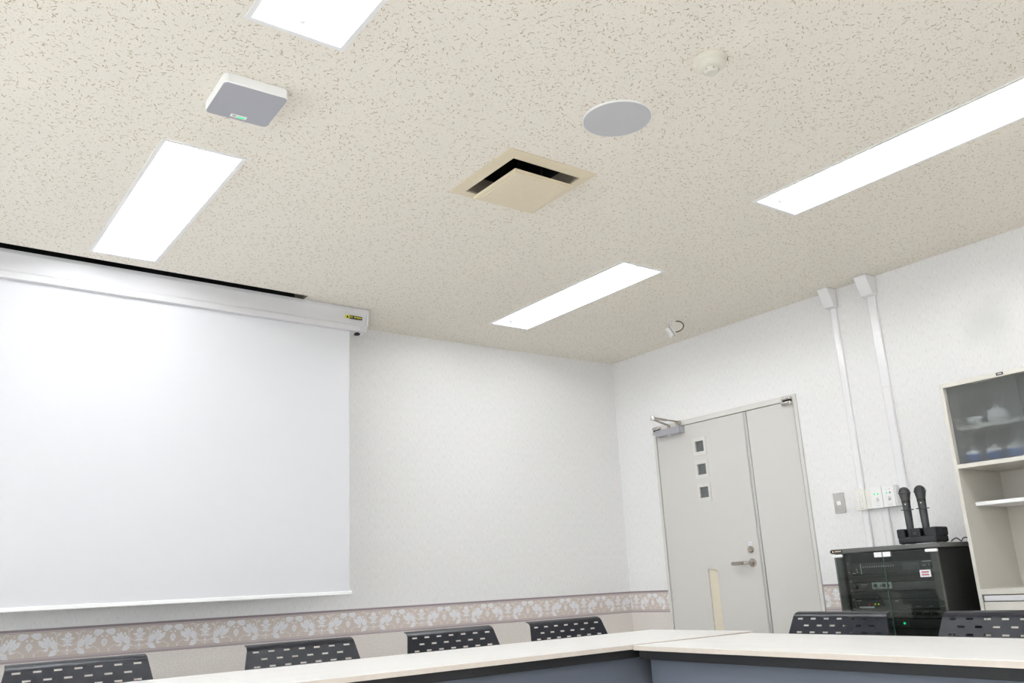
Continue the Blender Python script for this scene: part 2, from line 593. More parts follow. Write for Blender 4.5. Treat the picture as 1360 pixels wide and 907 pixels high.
# screen recess (slot) in the ceiling
SLOT = (-5.10, -2.70, -0.52, -0.24)
holes = [(x - LIGHT_W / 2 + .012, x + LIGHT_W / 2 - .012, y - LIGHT_L / 2 + .012, y + LIGHT_L / 2 - .012) for x, y in LIGHTS]
holes.append((VENT[0] - .175, VENT[0] + .175, VENT[1] - .175, VENT[1] + .175))
holes.append(SLOT)

b = MB()
b.sheet(lambda u, v, w: (u, v, H + w), RX0, 0, RY0, 0, holes, M_ceil)
b.add([(SLOT[0], SLOT[2], H), (SLOT[1], SLOT[2], H), (SLOT[1], -.437, H), (SLOT[0], -.519, H)], [[0, 1, 2, 3]], M_ceil)
tag(b.build('ceiling', smooth=0), 'cream fissured acoustic board ceiling', 'ceiling', kind='structure')

b = MB()
b.box(RX0, 0, RY0, 0, -0.05, 0, M_floor)
tag(b.build('floor', smooth=0), 'pale vinyl floor', 'floor', kind='structure')

b = MB()
b.box(RX0 - .05, 0.05, 0, 0.06, 0, H, M_wall_y0)
tag(b.build('wall_back', smooth=0), 'white wallpapered wall behind the projection screen', 'wall', kind='structure')

DOOR_Y0, DOOR_Y1, DOOR_Z = -1.620, -0.386, 2.035       # outer edges of the door frame
b = MB()
b.sheet(lambda u, v, w: (w, u, v), RY0, 0.0, 0, H, [(DOOR_Y0 + .004, DOOR_Y1 - .004, 0.0, DOOR_Z - .004)], M_wall_x0, depth=.08)
tag(b.build('wall_right', smooth=0), 'white wallpapered wall with the door', 'wall', kind='structure')

# unseen windows added for fill light: (start, end) along the left wall (x = RX0) and the wall behind the viewer (y = RY0)
WZ0, WZ1 = 0.80, 2.10
FILL_WIN_L = [(-4.2, -2.4), (-2.1, -0.3)]
FILL_WIN_F = [(-6.9, -5.1), (-4.7, -2.9)]
b = MB()
b.sheet(lambda u, v, w: (RX0 - w, u, v), RY0, 0.0, 0, H, [(a, c, WZ0, WZ1) for a, c in FILL_WIN_L], M_wall_x0, depth=.10)
tag(b.build('wall_left', smooth=0), 'white wall on the left outside the photo', 'wall', kind='structure')
b = MB()
b.sheet(lambda u, v, w: (u, RY0 - w, v), RX0, 0.0, 0, H, [(a, c, WZ0, WZ1) for a, c in FILL_WIN_F], M_wall_y0, depth=.10)
tag(b.build('wall_front', smooth=0), 'white wall behind the viewer', 'wall', kind='structure')
def make_fill_window(name, P, a, c):
    w = thing(name, 'added glazed opening for fill light, out of view', 'window', kind='structure')
    def bx(u0, u1, z0, z1, d0, d1, m, nm):
        b = MB()
        p, q = P(u0, z0, d0), P(u1, z1, d1)
        b.box(min(p[0], q[0]), max(p[0], q[0]), min(p[1], q[1]), max(p[1], q[1]), z0, z1, m)
        b.build(nm, w, smooth=0)
    mid = (a + c) / 2
    for u0, u1, z0, z1 in ((a, a + .04, WZ0, WZ1), (c - .04, c, WZ0, WZ1), (mid - .025, mid + .025, WZ0 + .04, WZ1 - .04),
                           (a + .04, c - .04, WZ0, WZ0 + .04), (a + .04, c - .04, WZ1 - .04, WZ1)):
        bx(u0, u1, z0, z1, .04, .09, M_alu, 'window_frame')
    bx(a + .04, mid - .025, WZ0 + .04, WZ1 - .04, .062, .066, M_clear, 'pane')
    bx(mid + .025, c - .04, WZ0 + .04, WZ1 - .04, .062, .066, M_clear, 'pane')
    # light portal so the sky is sampled through this opening
    ld = bpy.data.lights.new(name + '_portal', 'AREA')
    ld.shape = 'RECTANGLE'
    ld.size, ld.size_y = c - a, WZ1 - WZ0
    ld.cycles.is_portal = True
    lo = bpy.data.objects.new(name + '_portal', ld)
    COL.objects.link(lo)
    lo.location = P(mid, (WZ0 + WZ1) / 2, .03)
    n = Vector(P(0, 0, 0)) - Vector(P(0, 0, 1))
    lo.rotation_euler = n.to_track_quat('-Z', 'Y').to_euler()
    lo.parent = w
for i, (a, c) in enumerate(FILL_WIN_L):
    make_fill_window('window_%d' % (i + 1), lambda u, z, d: (RX0 - d, u, z), a, c)
for i, (a, c) in enumerate(FILL_WIN_F):
    make_fill_window('window_%d' % (i + 4), lambda u, z, d: (u, RY0 - d, z), a, c)
# unseen dark slab added beyond the door to keep its gaps dark
b = MB()
b.box(.10, .14, DOOR_Y0 - .4, DOOR_Y1 + .39, 0, H, M_dark)
tag(b.build('wall_light_block', smooth=0), 'dark slab added behind the door to block light in its gaps', 'wall', kind='structure')

# dark recess in the ceiling above the screen case
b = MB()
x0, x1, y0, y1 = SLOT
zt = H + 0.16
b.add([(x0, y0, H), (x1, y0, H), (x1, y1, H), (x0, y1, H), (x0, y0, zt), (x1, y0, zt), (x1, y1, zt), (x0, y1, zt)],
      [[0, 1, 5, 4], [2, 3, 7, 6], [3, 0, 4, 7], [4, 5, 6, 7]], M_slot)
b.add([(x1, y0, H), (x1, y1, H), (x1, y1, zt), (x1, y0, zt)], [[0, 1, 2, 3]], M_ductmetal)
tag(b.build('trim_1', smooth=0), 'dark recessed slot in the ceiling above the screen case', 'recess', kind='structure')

# ------------------------------------------------------------------ wallpaper border with leaf pattern
VEINS = []
def leaf_outline(p0, p1, width, lobes, bend=0.0):
    """acanthus-like leaf from base p0 to tip p1 with pointed lobes"""
    p0, p1 = Vector(p0), Vector(p1)
    d = p1 - p0
    L = d.length
    t = d / L
    n = Vector((-t.y, t.x))
    L_, R_ = [], []
    N = lobes * 4
    for i in range(N + 1):
        s = i / N
        env = math.sin(PI * min(1, 0.12 + s * 0.88)) ** 0.7
        ph = (s * lobes) % 1.0
        saw = 0.42 + 0.58 * (ph if ph > 0 else 1.0) if 0 < i < N else 0.2
        w = width * env * saw * (1.0 if s < 0.97 else 0.1)
        c = p0 + t * (L * s) + n * (bend * math.sin(PI * s) * L)
        fwd = t * (0.05 * L * saw)
        L_.append(c + n * w + fwd)
        R_.append(c - n * w + fwd)
    tip = p1 + t * 0.004
    VEINS.append([tuple(p0 + n * L * .01), tuple(p0 + (p1 - p0) * .8 + n * (bend * .4 * L)), tuple(p0 - n * L * .01)])
    return [tuple(x) for x in L_] + [tuple(tip)] + [tuple(x) for x in R_[::-1]]

def motif_polys():
    """one half (u>=0) of a repeat; units metres; u from the palmette, v above the lower line"""
    Z = 1 / 3630.0
    def P(x, y):
        return ((x - 620) * Z, (690 - 0.066 * x - y) * Z)
    P0 = []
    def lf(a, c, w, n, bend=0.0):
        P0.append((leaf_outline(P(*a), P(*c), w * Z, n, bend), 0))
    def spray(base, tips, w, core):
        for t_ in tips:
            L_ = math.hypot(t_[0] - base[0], t_[1] - base[1])
            b_ = (base[0] + (t_[0] - base[0]) * .12, base[1] + (t_[1] - base[1]) * .12)
            lf(b_, t_, w * L_, 2)
        for t_ in core:
            lf(base, t_, .2 * math.hypot(t_[0] - base[0], t_[1] - base[1]), 3)
    spray((790, 520), [(852, 355), (800, 425), (892, 385), (770, 490), (880, 440), (735, 555)], .27, [(850, 400)])
    spray((890, 470), [(945, 285), (905, 345), (1000, 300), (1080, 345), (1068, 395), (1015, 430), (985, 445)], .23, [(1010, 370), (960, 340)])
    spray((770, 565), [(830, 512), (885, 540), (908, 622), (850, 612), (800, 600), (900, 580)], .25, [(870, 580)])
    spray((905, 500), [(955, 470), (998, 522), (960, 540)], .24, [])
    spray((1030, 300), [(1050, 232), (1112, 185), (1165, 210), (1200, 232), (1172, 268), (1128, 305), (1085, 215)], .23, [(1140, 240)])
    lf((850, 350), (885, 305), 24, 2)
    lf((970, 275), (985, 240), 12, 2)
    # side petal of the palmette
    lf((622, 395), (732, 358), 30, 2, .1)
    lf((622, 400), (700, 425), 12, 2)
    lf((620, 450), (695, 480), 26, 3)
    lf((720, 265), (790, 310), 16, 2, .2)
    # flower between repeats
    for ang, L in ((90, 60), (45, 62), (0, 58), (-45, 62), (-90, 78)):
        a = math.radians(ang)
        cx, cy = 1210, 425
        if ang in (90, -90):
            continue
        # keep to this half: u < half period; the mirror makes the rest
        P0.append((leaf_outline(P(cx - 8 * math.cos(a), cy - 8 * math.sin(a)), P(cx - L * math.cos(a), cy - L * math.sin(a)), 17 * Z, 2), 0))
    lf((1200, 410), (1200, 355), 13, 2)
    lf((1200, 440), (1200, 505), 15, 2)
    lf((1195, 340), (1150, 310), 16, 2)
    lf((1110, 545), (1150, 548), 10, 2)
    lf((1135, 560), (1118, 600), 12, 2)
    # vines
    def vine(pts, w):
        pts = [Vector(P(*p)) for p in pts]
        # smooth
        q = []
        for i in range(len(pts) - 1):
            a, b_, c, d = pts[max(i - 1, 0)], pts[i], pts[i + 1], pts[min(i + 2, len(pts) - 1)]
            for k in range(5):
                t = k / 5
                q.append(0.5 * ((2 * b_) + (c - a) * t + (2 * a - 5 * b_ + 4 * c - d) * t * t + (3 * b_ - a - 3 * c + d) * t ** 3))
        q.append(pts[-1])
        for i in range(len(q) - 1):
            t = (q[i + 1] - q[i]).normalized()
            n = Vector((-t.y, t.x)) * w * 1.6 * Z
            P0.append(([tuple(q[i] + n), tuple(q[i + 1] + n), tuple(q[i + 1] - n), tuple(q[i] - n)], 1))
    vine([(690, 470), (760, 440), (800, 370), (805, 300), (835, 235), (868, 225), (888, 245)], 5)
    vine([(990, 500), (1060, 505), (1110, 540), (1150, 550)], 4)
    vine([(620, 640), (640, 600), (675, 575), (690, 590)], 4)
    vine([(640, 560), (700, 555), (740, 560)], 4)
    for v in VEINS:
        P0.append((v, 2))
    return P0

CENTRE = []
def centre_polys():
    Z = 1 / 3630.0
    def P(x, y):
        return ((x - 620) * Z, (690 - 0.066 * 620 - y) * Z)
    c = []
    c.append([P(620, 250), P(640, 278), P(668, 285), P(680, 315), P(660, 345), P(630, 362), P(610, 362), P(580, 345), P(560, 315), P(572, 285), P(600, 278)])
    c.append([P(545, 425), P(620, 410), P(695, 425), P(620, 440)])
    c.append([P(620, 470), P(632, 440), P(608, 440)])
    c.append([P(620, 600), P(646, 550), P(620, 535), P(594, 550)])
    c.append([P(612, 470), P(628, 470), P(623, 540), P(617, 540)])
    c.append([P(612, 360), P(628, 360), P(630, 415), P(610, 415)])
    return c

PERIOD = 0.325
ZB, ZT = 0.751, 0.894
HALF = motif_polys()
CEN = centre_polys()

def clip_u(poly, lo, hi):
    for lim, sgn in ((lo, 1), (hi, -1)):
        out = []
        for i in range(len(poly)):
            a, c = poly[i], poly[(i + 1) % len(poly)]
            ia, ic = sgn * (a[0] - lim) >= 0, sgn * (c[0] - lim) >= 0
            if ia:
                out.append(a)
            if ia != ic:
                t = (lim - a[0]) / (c[0] - a[0])
                out.append((lim, a[1] + t * (c[1] - a[1])))
        poly = out
        if len(poly) < 3:
            return None
    return poly

def border(name, P, u0, u1, first, label):
    """P(u, z, w): w = height of relief off the wall"""
    b = MB()
    def strip(z0, z1, m, w):
        b.add([P(u0, z0, 0), P(u1, z0, 0), P(u1, z1, 0), P(u0, z1, 0), P(u0, z0, w), P(u1, z0, w), P(u1, z1, w), P(u0, z1, w)],
              [[4, 5, 6, 7], [0, 1, 5, 4], [2, 3, 7, 6], [1, 2, 6, 5], [3, 0, 4, 7]], m)
    strip(ZB + .011, ZT - .011, M_borderbg, .0006)
    strip(ZT - .010, ZT + .001, M_mauve, .0022)
    strip(ZB - .001, ZB + .009, M_mauve3, .0022)
    strip(ZB - .0015, ZB + .001, M_mauve, .0024)
    strip(ZT - .015, ZT - .010, M_mauve2, .0010)
    strip(ZB + .009, ZB + .014, M_mauve2, .0010)
    strip(ZT - .0165, ZT - .0152, M_mauve, .0011)
    strip(ZB + .0142, ZB + .0155, M_mauve, .0011)
    k = 0
    while first + k * PERIOD - PERIOD < u1:
        c = first + k * PERIOD
        k += 1
        layer = 0
        for poly, kind in HALF:
            layer += 1
            for sg in (1, -1):
                q = [(c + sg * x, ZB + .0135 + y * 0.985) for x, y in poly]
                q = clip_u(q, max(u0, c - PERIOD / 2) , min(u1, c + PERIOD / 2))
                if q:
                    b.poly([P(x, min(max(y, ZB + .016), ZT - .017), .0009 + .00001 * layer) for x, y in q], (M_leaf, M_leafdim, M_vein)[kind])
        for poly in CEN:
            layer += 1
            q = clip_u([(c + x, ZB + .0135 + y) for x, y in poly], u0, u1)
            if q:
                b.poly([P(x, y, .0009 + .00001 * layer) for x, y in q], M_leaf)
    return tag(b.build(name, smooth=0, merge=False), label, 'wallpaper border', kind='structure')

n0 = math.ceil((-RX0) / PERIOD)
border('trim_2', lambda u, z, w: (u, -w, z), RX0, 0.0, -3.705 - PERIOD * 12, 'floral wallpaper border along the screen wall')
border('trim_3', lambda u, z, w: (-w, -u, z), 0.0, -DOOR_Y1, 0.058, 'short floral wallpaper border between corner and door')
border('trim_4', lambda u, z, w: (-w, -u, z), -DOOR_Y0, -RY0, 1.70, 'floral wallpaper border right of the door')

# ================================================================== DOOR
dr = thing('door_1', 'pale grey steel double-leaf door with three small square windows', 'door', (0, -1.0, 0), kind='structure')
def D(y):                    # wall y -> door local y
    return y + 1.0
FX = -0.012
b = MB()
fw = 0.024
b.box(FX, .06, D(DOOR_Y1) - fw, D(DOOR_Y1) - .001, 0, DOOR_Z - .001, M_frame, .002)
b.box(FX, .06, D(DOOR_Y0) + .001, D(DOOR_Y0) + fw, 0, DOOR_Z - .001, M_frame, .002)
b.box(FX, .06, D(DOOR_Y0) + fw, D(DOOR_Y1) - fw, DOOR_Z - .036, DOOR_Z - .001, M_frame, .002)
b.build('door_frame', dr)
LZ = DOOR_Z - .040           # top of the leaves
gap = .006
# main leaf
y0, y1 = -1.199, DOOR_Y1 - fw - gap
wins = [(-0.845, -0.769, z - .037, z + .037) for z in (1.832, 1.676, 1.521)]
slit = (-0.845, -0.765, 0.25, 1.018)
b = MB()
LX = -0.006
b.sheet(lambda u, v, w: (LX + w, D(u), v), y0, y1, 0.008, LZ, wins + [slit], M_door, depth=.016)
b.add([(LX, D(y0), .008), (LX, D(y1), .008), (LX, D(y1), LZ), (LX, D(y0), LZ), (.035, D(y0), .008), (.035, D(y1), .008), (.035, D(y1), LZ), (.035, D(y0), LZ)],
      [[0, 1, 5, 4], [1, 2, 6, 5], [2, 3, 7, 6], [3, 0, 4, 7], [4, 5, 6, 7]], M_door)
leaf = b.build('main_leaf', dr, smooth=0)
b = MB()
b.box(LX, .035, D(DOOR_Y0) + fw + gap, D(-1.2305), .008, LZ, M_door, .001)
b.build('side_leaf', dr)
b = MB()
b.box(-.014, .03, D(-1.2285), D(-1.2015), .008, LZ, M_steel, .008, 4)
b.build('meeting_strip', dr)
for z in (1.832, 1.676, 1.521):
    b = MB()
    cy = -0.807
    b.sheet(lambda u, v, w: (-.0095 + w, D(u), v), cy - .058, cy + .058, z - .060, z + .060, [(cy - .037, cy + .037, z - .036, z + .036)], M_frame, depth=.012)
    b.add([(-.0095, D(cy + i * .058), z + j * .06) for i, j in ((-1, -1), (1, -1), (1, 1), (-1, 1))] + [(-.006, D(cy + i * .058), z + j * .06) for i, j in ((-1, -1), (1, -1), (1, 1), (-1, 1))],
          [[0, 1, 5, 4], [1, 2, 6, 5], [2, 3, 7, 6], [3, 0, 4, 7]], M_frame)
    f = b.build('window_frame', dr, smooth=0)
    for i, j in ((0, .049), (0, -.049), (.048, 0), (-.048, 0)):
        s = MB()
        s.cyl((-.0105, D(cy + i), z + j), (-.009, D(cy + i), z + j), .0022, M_satin, n=8)
        s.build('screw', f)
    s = MB()
    s.box(.004, .008, D(cy - .0372), D(cy + .0372), z - .0365, z + .0365, M_dglass)
    s.build('window_pane', f)
b = MB()
b.box(.004, .008, D(slit[0]) + .0005, D(slit[1]) - .0005, slit[2] + .0005, slit[3] - .0005, M_cream)
f = b.build('cream_insert', dr)
f['label'] = 'cream vertical insert'
b = MB()
b.sheet(lambda u, v, w: (-.009 + w, D(u), v), slit[0] - .012, slit[1] + .012, slit[2] - .012, slit[3] + .012, [slit], M_door, depth=.003)
b.build('insert_rim', f, smooth=0)
# lever handle
cy, cz = -1.140, 1.043
b = MB()
b.cyl((-.006, D(cy), cz), (-.014, D(cy), cz), .026, M_satin, n=28)
hd = b.build('lever_handle', dr)
b = MB()
b.tube([(-.014, D(cy), cz), (-.05, D(cy), cz)], [.012, .010], M_satin, 16)
b.tube([(-.05, D(cy) - .010, cz), (-.052, D(cy) + .03, cz)], [.010, .010], M_chrome, 16)
b.box(-.061, -.043, D(cy) + .022, D(cy) + .135, cz - .011, cz + .011, M_satin, .007, 3)
b.build('lever', hd)
b = MB()
b.cyl((-.006, D(-1.136), 1.124), (-.013, D(-1.136), 1.124), .022, M_satin, n=24)
b.cyl((-.013, D(-1.136), 1.124), (-.022, D(-1.136), 1.124), .017, M_satin, .015, n=24)
tt = b.build('thumb_turn', dr)
b = MB()
b.box(-.030, -.020, D(-1.141), D(-1.131), 1.108, 1.140, M_satin, .003)
b.build('turn_piece', tt)
b = MB()
b.box(-.0072, -.006, D(-1.149), D(-1.123), 1.150, 1.170, M_mark)
lb = b.build('lock_label', dr)
s = MB()
s.box(-.0076, -.0071, D(-1.139), D(-1.134), 1.156, 1.164, M_mauve)
s.build('print', lb)
# door closer
b = MB()
b.box(-.064, -.006, D(-.665), D(-.455), 1.946, 1.992, M_closer, .004)
b.box(-.066, -.006, D(-.690), D(-.667), 1.945, 1.993, M_closer, .004)
b.cyl((-.045, D(-.575), 1.940), (-.045, D(-.575), 1.948), .012, M_alu, n=16)
cl = b.build('door_closer', dr)
b = MB()
b.cyl((-.045, D(-.575), 1.990), (-.045, D(-.575), 2.016), .011, M_satin, n=16)
el = (-.325, D(-.702), 2.02)
b.box(-.5, .5, -.5, .5, -.5, .5, M_satin, T=Matrix.Translation(((-.045 - .325) / 2, (D(-.575) + el[1]) / 2, 2.014)) @ Matrix.Rotation(math.atan2(D(-.702) - D(-.575), -.28), 4, 'Z') @ Matrix.Diagonal((.31, .018, .006, 1)))
b.build('lower_arm', cl)
b = MB()
b.tube([(-.02, D(-.650), 2.029), (-.17, (D(-.650) + el[1]) / 2, 2.027)], [.005, .005], M_satin, 10)
b.tube([(-.17, (D(-.650) + el[1]) / 2, 2.027), (el[0], el[1], 2.025)], [.0085, .0085], M_satin, 10)
b.cyl((el[0], el[1], 2.008), (el[0], el[1], 2.038), .014, M_chrome, n=16)
b.build('upper_arm', cl)
b = MB()
b.box(-.04, -.010, D(-.668), D(-.636), 2.008, 2.034, M_satin, .003)
b.build('arm_bracket', cl)
# pivot hinges at both top corners
for cy, sg in ((DOOR_Y1 - .034, -1), (DOOR_Y0 + .034, 1)):
    b = MB()
    a0, a1 = sorted((D(cy - sg * .012), D(cy + sg * .055)))
    b.box(-.044, -.006, a0, a1, LZ + .006, LZ + .028, M_chrome, .008, 3)
    b.box(-.044, -.006, a0, a1, LZ - .026, LZ - .001, M_chrome, .008, 3)
    b.box(-.034, -.008, a0 + .006, a1 - .006, LZ - .002, LZ + .007, M_dark)
    b.build('pivot_hinge', dr)

# ================================================================== CEILING LIGHTS
def make_light(label, group):
    t = thing('ceiling_light', label, 'ceiling light', group=group)
    hw, hl = LIGHT_W / 2, LIGHT_L / 2
    fl = .016
    b = MB()
    # flange ring
    b.sheet(lambda u, v, w: (u, v, -.004 + w), -hw, hw, -hl, hl, [(-hw + fl, hw - fl, -hl + fl, hl - fl)], M_flange, depth=.003)
    b.add([(i * hw, j * hl, -.004) for i, j in ((-1, -1), (1, -1), (1, 1), (-1, 1))] + [(i * hw, j * hl, -.0005) for i, j in ((-1, -1), (1, -1), (1, 1), (-1, 1))],
          [[0, 1, 5, 4], [1, 2, 6, 5], [2, 3, 7, 6], [3, 0, 4, 7]], M_flange)
    b.build('flange', t, smooth=0)
    # curved trough: lower edge (hw-fl, -.002) up to (0.05, .075)
    a, c = hw - fl, hl - fl
    prof = []
    for k in range(9):
        s = k / 8
        prof.append((a - (a - .045) * (1 - math.cos(s * PI / 2)) , -.001 + .078 * math.sin(s * PI / 2)))
    prof = prof + [(-x, z) for x, z in prof[::-1]]
    n = len(prof)
    b = MB()
    def yend(z):                 # slanted end plates
        return c - (z + .001) * 0.75
    vs = [(x, -yend(z), z) for x, z in prof] + [(x, yend(z), z) for x, z in prof]
    b.add(vs, [[k, k + 1, n + k + 1, n + k] for k in range(n - 1)], M_reflector)
    b.add([(x, -yend(z), z) for x, z in prof], [list(range(n))], M_reflector)
    b.add([(x, yend(z), z) for x, z in prof], [list(range(n))], M_reflector)
    b.build('reflector', t, smooth=40)
    b = MB()
    L = c - .048
    b.cyl((0, -L, .030), (0, L, .030), .019, M_tube, n=20)
    b.build('lamp_tube', t)
    for s in (-1, 1):
        b = MB()
        b.cyl((0, s * (L + .0005), .030), (0, s * (L + .019), .030), .0165, M_white, n=16)
        b.build('lamp_socket', t)
    return t

labels = ['long recessed ceiling light nearest the room corner, above the door',
          'long recessed ceiling light running out of the right edge of the photo',
          'recessed ceiling light closest to the projection screen case',
          'recessed ceiling light cut off by the top edge of the photo']
first = None
for i, (x, y) in enumerate(LIGHTS):
    lab = labels[i] if i < 4 else 'recessed ceiling light in the rows outside the photo'
    if first is None:
        first = t = make_light(lab, 'recessed ceiling lights')
    else:
        t = copy_tree(first)
        t['label'] = lab
    if i >= 4:
        t['group'] = 'ceiling lights outside the photo'
    t.location = (x, y, H)

# ================================================================== AIR VENT
t = thing('air_vent', 'square cream ceiling air vent with a dropped centre panel', 'air vent', (VENT[0], VENT[1], H))
b = MB()
hw = .2225
iw = .171
# sloping frame
ring = []
for r, z in ((hw, 0), (hw, -.004), (iw, -.010), (iw, .02)):
    ring.append([(-r, -r, z), (r, -r, z), (r, r, z), (-r, r, z)])
for a, c in zip(ring, ring[1:]):
    for k in range(4):
        k2 = (k + 1) % 4
        b.add([a[k], a[k2], c[k2], c[k]], [[0, 1, 2, 3]], M_vent)
b.build('vent_frame', t, smooth=0)
b = MB()
iw = .1705
b.add([(-iw, -iw, -.002), (iw, -iw, -.002), (iw, iw, -.002), (-iw, iw, -.002), (-iw, -iw, .07), (iw, -iw, .07), (iw, iw, .07), (-iw, iw, .07)],
      [[0, 1, 5, 4], [1, 2, 6, 5], [2, 3, 7, 6], [3, 0, 4, 7]], M_ductmetal)
b.add([(-iw, -iw, .07), (iw, -iw, .07), (iw, iw, .07), (-iw, iw, .07), (-iw, -iw, .3), (iw, -iw, .3), (iw, iw, .3), (-iw, iw, .3)],
      [[0, 1, 5, 4], [1, 2, 6, 5], [2, 3, 7, 6], [3, 0, 4, 7], [4, 5, 6, 7]], M_dark)
b.build('duct_collar', t, smooth=0)
b = MB()
pw = .150
bb = bmesh.new()
bmesh.ops.create_cube(bb, size=1)
bmesh.ops.scale(bb, vec=(2 * pw, 2 * pw, .014), verts=bb.verts)
bmesh.ops.bevel(bb, geom=list(bb.edges), offset=.004, segments=2, affect='EDGES')
b.bm(bb, M_vent, Matrix.Translation((0, 0, -.042)))
b.sheet(lambda u, v, w: (u, v, -.0505 + w), -pw + .022, pw - .022, -pw + .022, pw - .022, [], M_vent)
for i in range(4):
    T = Matrix.Rotation(i * PI / 2, 4, 'Z')
    b.add([(-pw + .022, -pw + .022, -.0505), (pw - .022, -pw + .022, -.0505), (pw - .019, -pw + .019, -.0489), (-pw + .019, -pw + .019, -.0489)], [[0, 1, 2, 3]], M_vent, T)
b.build('centre_panel', t, smooth=30)
b = MB()
for sx in (-1, 1):
    for sy in (-1, 1):
        b.cyl((sx * .06, sy * .06, -.037), (sx * .06, sy * .06, .12), .005, M_dark, n=8)
b.box(-.1705, .1705, -.012, .012, .115, .13, M_dark)
b.build('hanger_rod', t)

# ================================================================== CEILING DEVICES
t = thing('ceiling_speaker', 'round grey ceiling speaker with a thin white rim', 'speaker', (-2.522, -2.785, H))
b = MB()
b.lathe([(.1265, 0), (.1265, -.003), (.1255, -.006), (.1235, -.006), (.1235, -.002)], M_white, 56)
b.build('rim', t)
b = MB()
b.lathe([(.1230, -.003), (.1225, -.0065), (.09, -.0095), (.05, -.0112), (.0001, -.012)], M_grille, 56)
b.build('grille', t)

t = thing('smoke_detector', 'small cream domed smoke detector on the ceiling', 'smoke detector', (-2.515, -3.222, H))
b = MB()
b.lathe([(.055, 0), (.0555, -.009), (.052, -.015), (.048, -.017)], M_detector, 40)
b.build('base', t)
b = MB()
b.lathe([(.051, -.016), (.049, -.025), (.039, -.033), (.024, -.037)], M_detector, 40)
dm = b.build('dome', t)
b = MB()
b.lathe([(.024, -.036), (.0235, -.047), (.019, -.053), (.0001, -.054)], M_detector, 32)
hd = b.build('sensing_head', t)
for k in range(6):
    a = k * PI / 3
    s = MB()
    s.box(-.0035, .0035, -.001, .001, -.003, .003, M_socket, T=Matrix.Translation((.0235 * math.cos(a), .0235 * math.sin(a), -.044)) @ Matrix.Rotation(a + PI / 2, 4, 'Z'))
    s.build('vent_slit', hd)
b = MB()
b.box(.047, .0565, -.004, .004, -.012, -.005, M_ink, T=Matrix.Rotation(math.radians(-50), 4, 'Z'))
b.build('indicator', t)

t = thing('ceiling_receiver', 'square white ceiling unit with slate grey face and a tiny green light', 'receiver', (-3.700, -2.240, H), rz=math.radians(-1))
b = MB()
hs = .107
for k, (s, z) in enumerate(((hs - .006, 0), (hs, -.006), (hs, -.032), (hs - .003, -.0355))):
    pass
lay = [[(x, y, z) for x, y in rrect(0, 0, 2 * s, 2 * s, .016)] for s, z in ((hs - .002, 0), (hs, -.004), (hs, -.032), (hs - .002, -.0355))]
n = len(lay[0])
for a, c in zip(lay, lay[1:]):
    b.add(a + c, [[k, (k + 1) % n, n + (k + 1) % n, n + k] for k in range(n)], M_white)
b.poly(lay[-1], M_white)
b.build('housing', t, smooth=40)
b = MB()
b.extrude(rrect(0, 0, 2 * hs - .005, 2 * hs - .005, .015), 2, -.0375, -.0350, M_grille2)
b.build('face_plate', t)
b = MB()
T = Matrix.Translation((0, .080, 0))
b.box(-.027, .027, -.0095, .0095, -.0385, -.037, M_white, T=T)
lb = b.build('status_label', t)
s = MB()
s.box(-.021, -.008, .0745, .0855, -.0389, -.0384, M_socket)
s.build('print', lb)
s = MB()
s.box(-.003, .022, .080, .0865, -.0389, -.0384, M_ledg)
s.build('status_light', lb)

# small sensor hung on a bracket with a loop of cable
t = thing('ceiling_sensor', 'small white sensor hanging from the ceiling on a loop of dark cable', 'sensor', (-.42, -1.035, H))
b = MB()
b.lathe([(.016, 0), (.016, -.006), (.006, -.010), (.006, -.032)], M_offwhite, 20)
b.build('mount', t)
ax = Vector((-.10, .30, -1.0)).normalized()
Tq = Matrix.Translation((-.004, .004, -.066)) @ Matrix.Rotation(math.radians(-31), 4, Vector((.6, .8, 0))) @ Matrix.Rotation(math.radians(-36), 4, 'Z')
b = MB()
b.box(-.020, .004, -.020, .020, -.034, .034, M_white, .006, 3, T=Tq)
b.build('housing', t)
b = MB()
b.box(.004, .011, -.021, .021, -.035, .035, M_socket, .002, T=Tq)
b.box(.011, .020, -.020, .020, -.033, .033, M_white, .004, T=Tq)
b.build('back_cover', t)
b = MB()
pts = []
P4 = [Vector((.018, -.030, 0)), Vector((.030, -.110, -.012)), Vector((.030, -.105, -.085)), Vector((.018, -.012, -.070))]
for k in range(17):
    s = k / 16
    pts.append(P4[0] * (1 - s) ** 3 + P4[1] * 3 * s * (1 - s) ** 2 + P4[2] * 3 * s * s * (1 - s) + P4[3] * s ** 3)
b.tube(pts, .0035, M_cableg, 8)
b.build('cable', t)

# ================================================================== PROJECTION SCREEN
SA = math.radians(1.9)
t = thing('projection_screen', 'large white roll-down projection screen hanging in front of the wall', 'projection screen', (-2.292, -0.365, 0), rz=SA)
CL = 2.80                        # case length
# case profile (y towards the room is negative)
z0 = H
prof = [(0.0, z0 - .004), (-.004, z0 - .001), (.10, z0 - .001), (.10, z0 - .145), (.016, z0 - .145), (.014, z0 - .137),
        (.010, z0 - .132), (.002, z0 - .131), (.000, z0 - .128), (.0, z0 - .105), (.003, z0 - .100), (.010, z0 - .097)]
prof = [(-.002, z0 - .003), (.10, z0 - .003), (.10, z0 - .142), (.012, z0 - .142), (.006, z0 - .138), (.004, z0 - .108), (.010, z0 - .104),
        (.012, z0 - .095), (.012, z0 - .075), (.009, z0 - .055), (.004, z0 - .035), (.0, z0 - .022), (-.002, z0 - .018)]
b = MB()
b.extrude(prof, 0, -CL, -.008, M_alu)
case = b.build('screen_case', t, smooth=50)
b = MB()
cap = [(-.003, z0 - .003), (.103, z0 - .003), (.103, z0 - .120), (.09, z0 - .130), (.020, z0 - .118), (.002, z0 - .095), (-.003, z0 - .07)]
b.extrude(cap, 0, -.008, .004, M_alu)
b.build('end_cap', t)
b = MB()
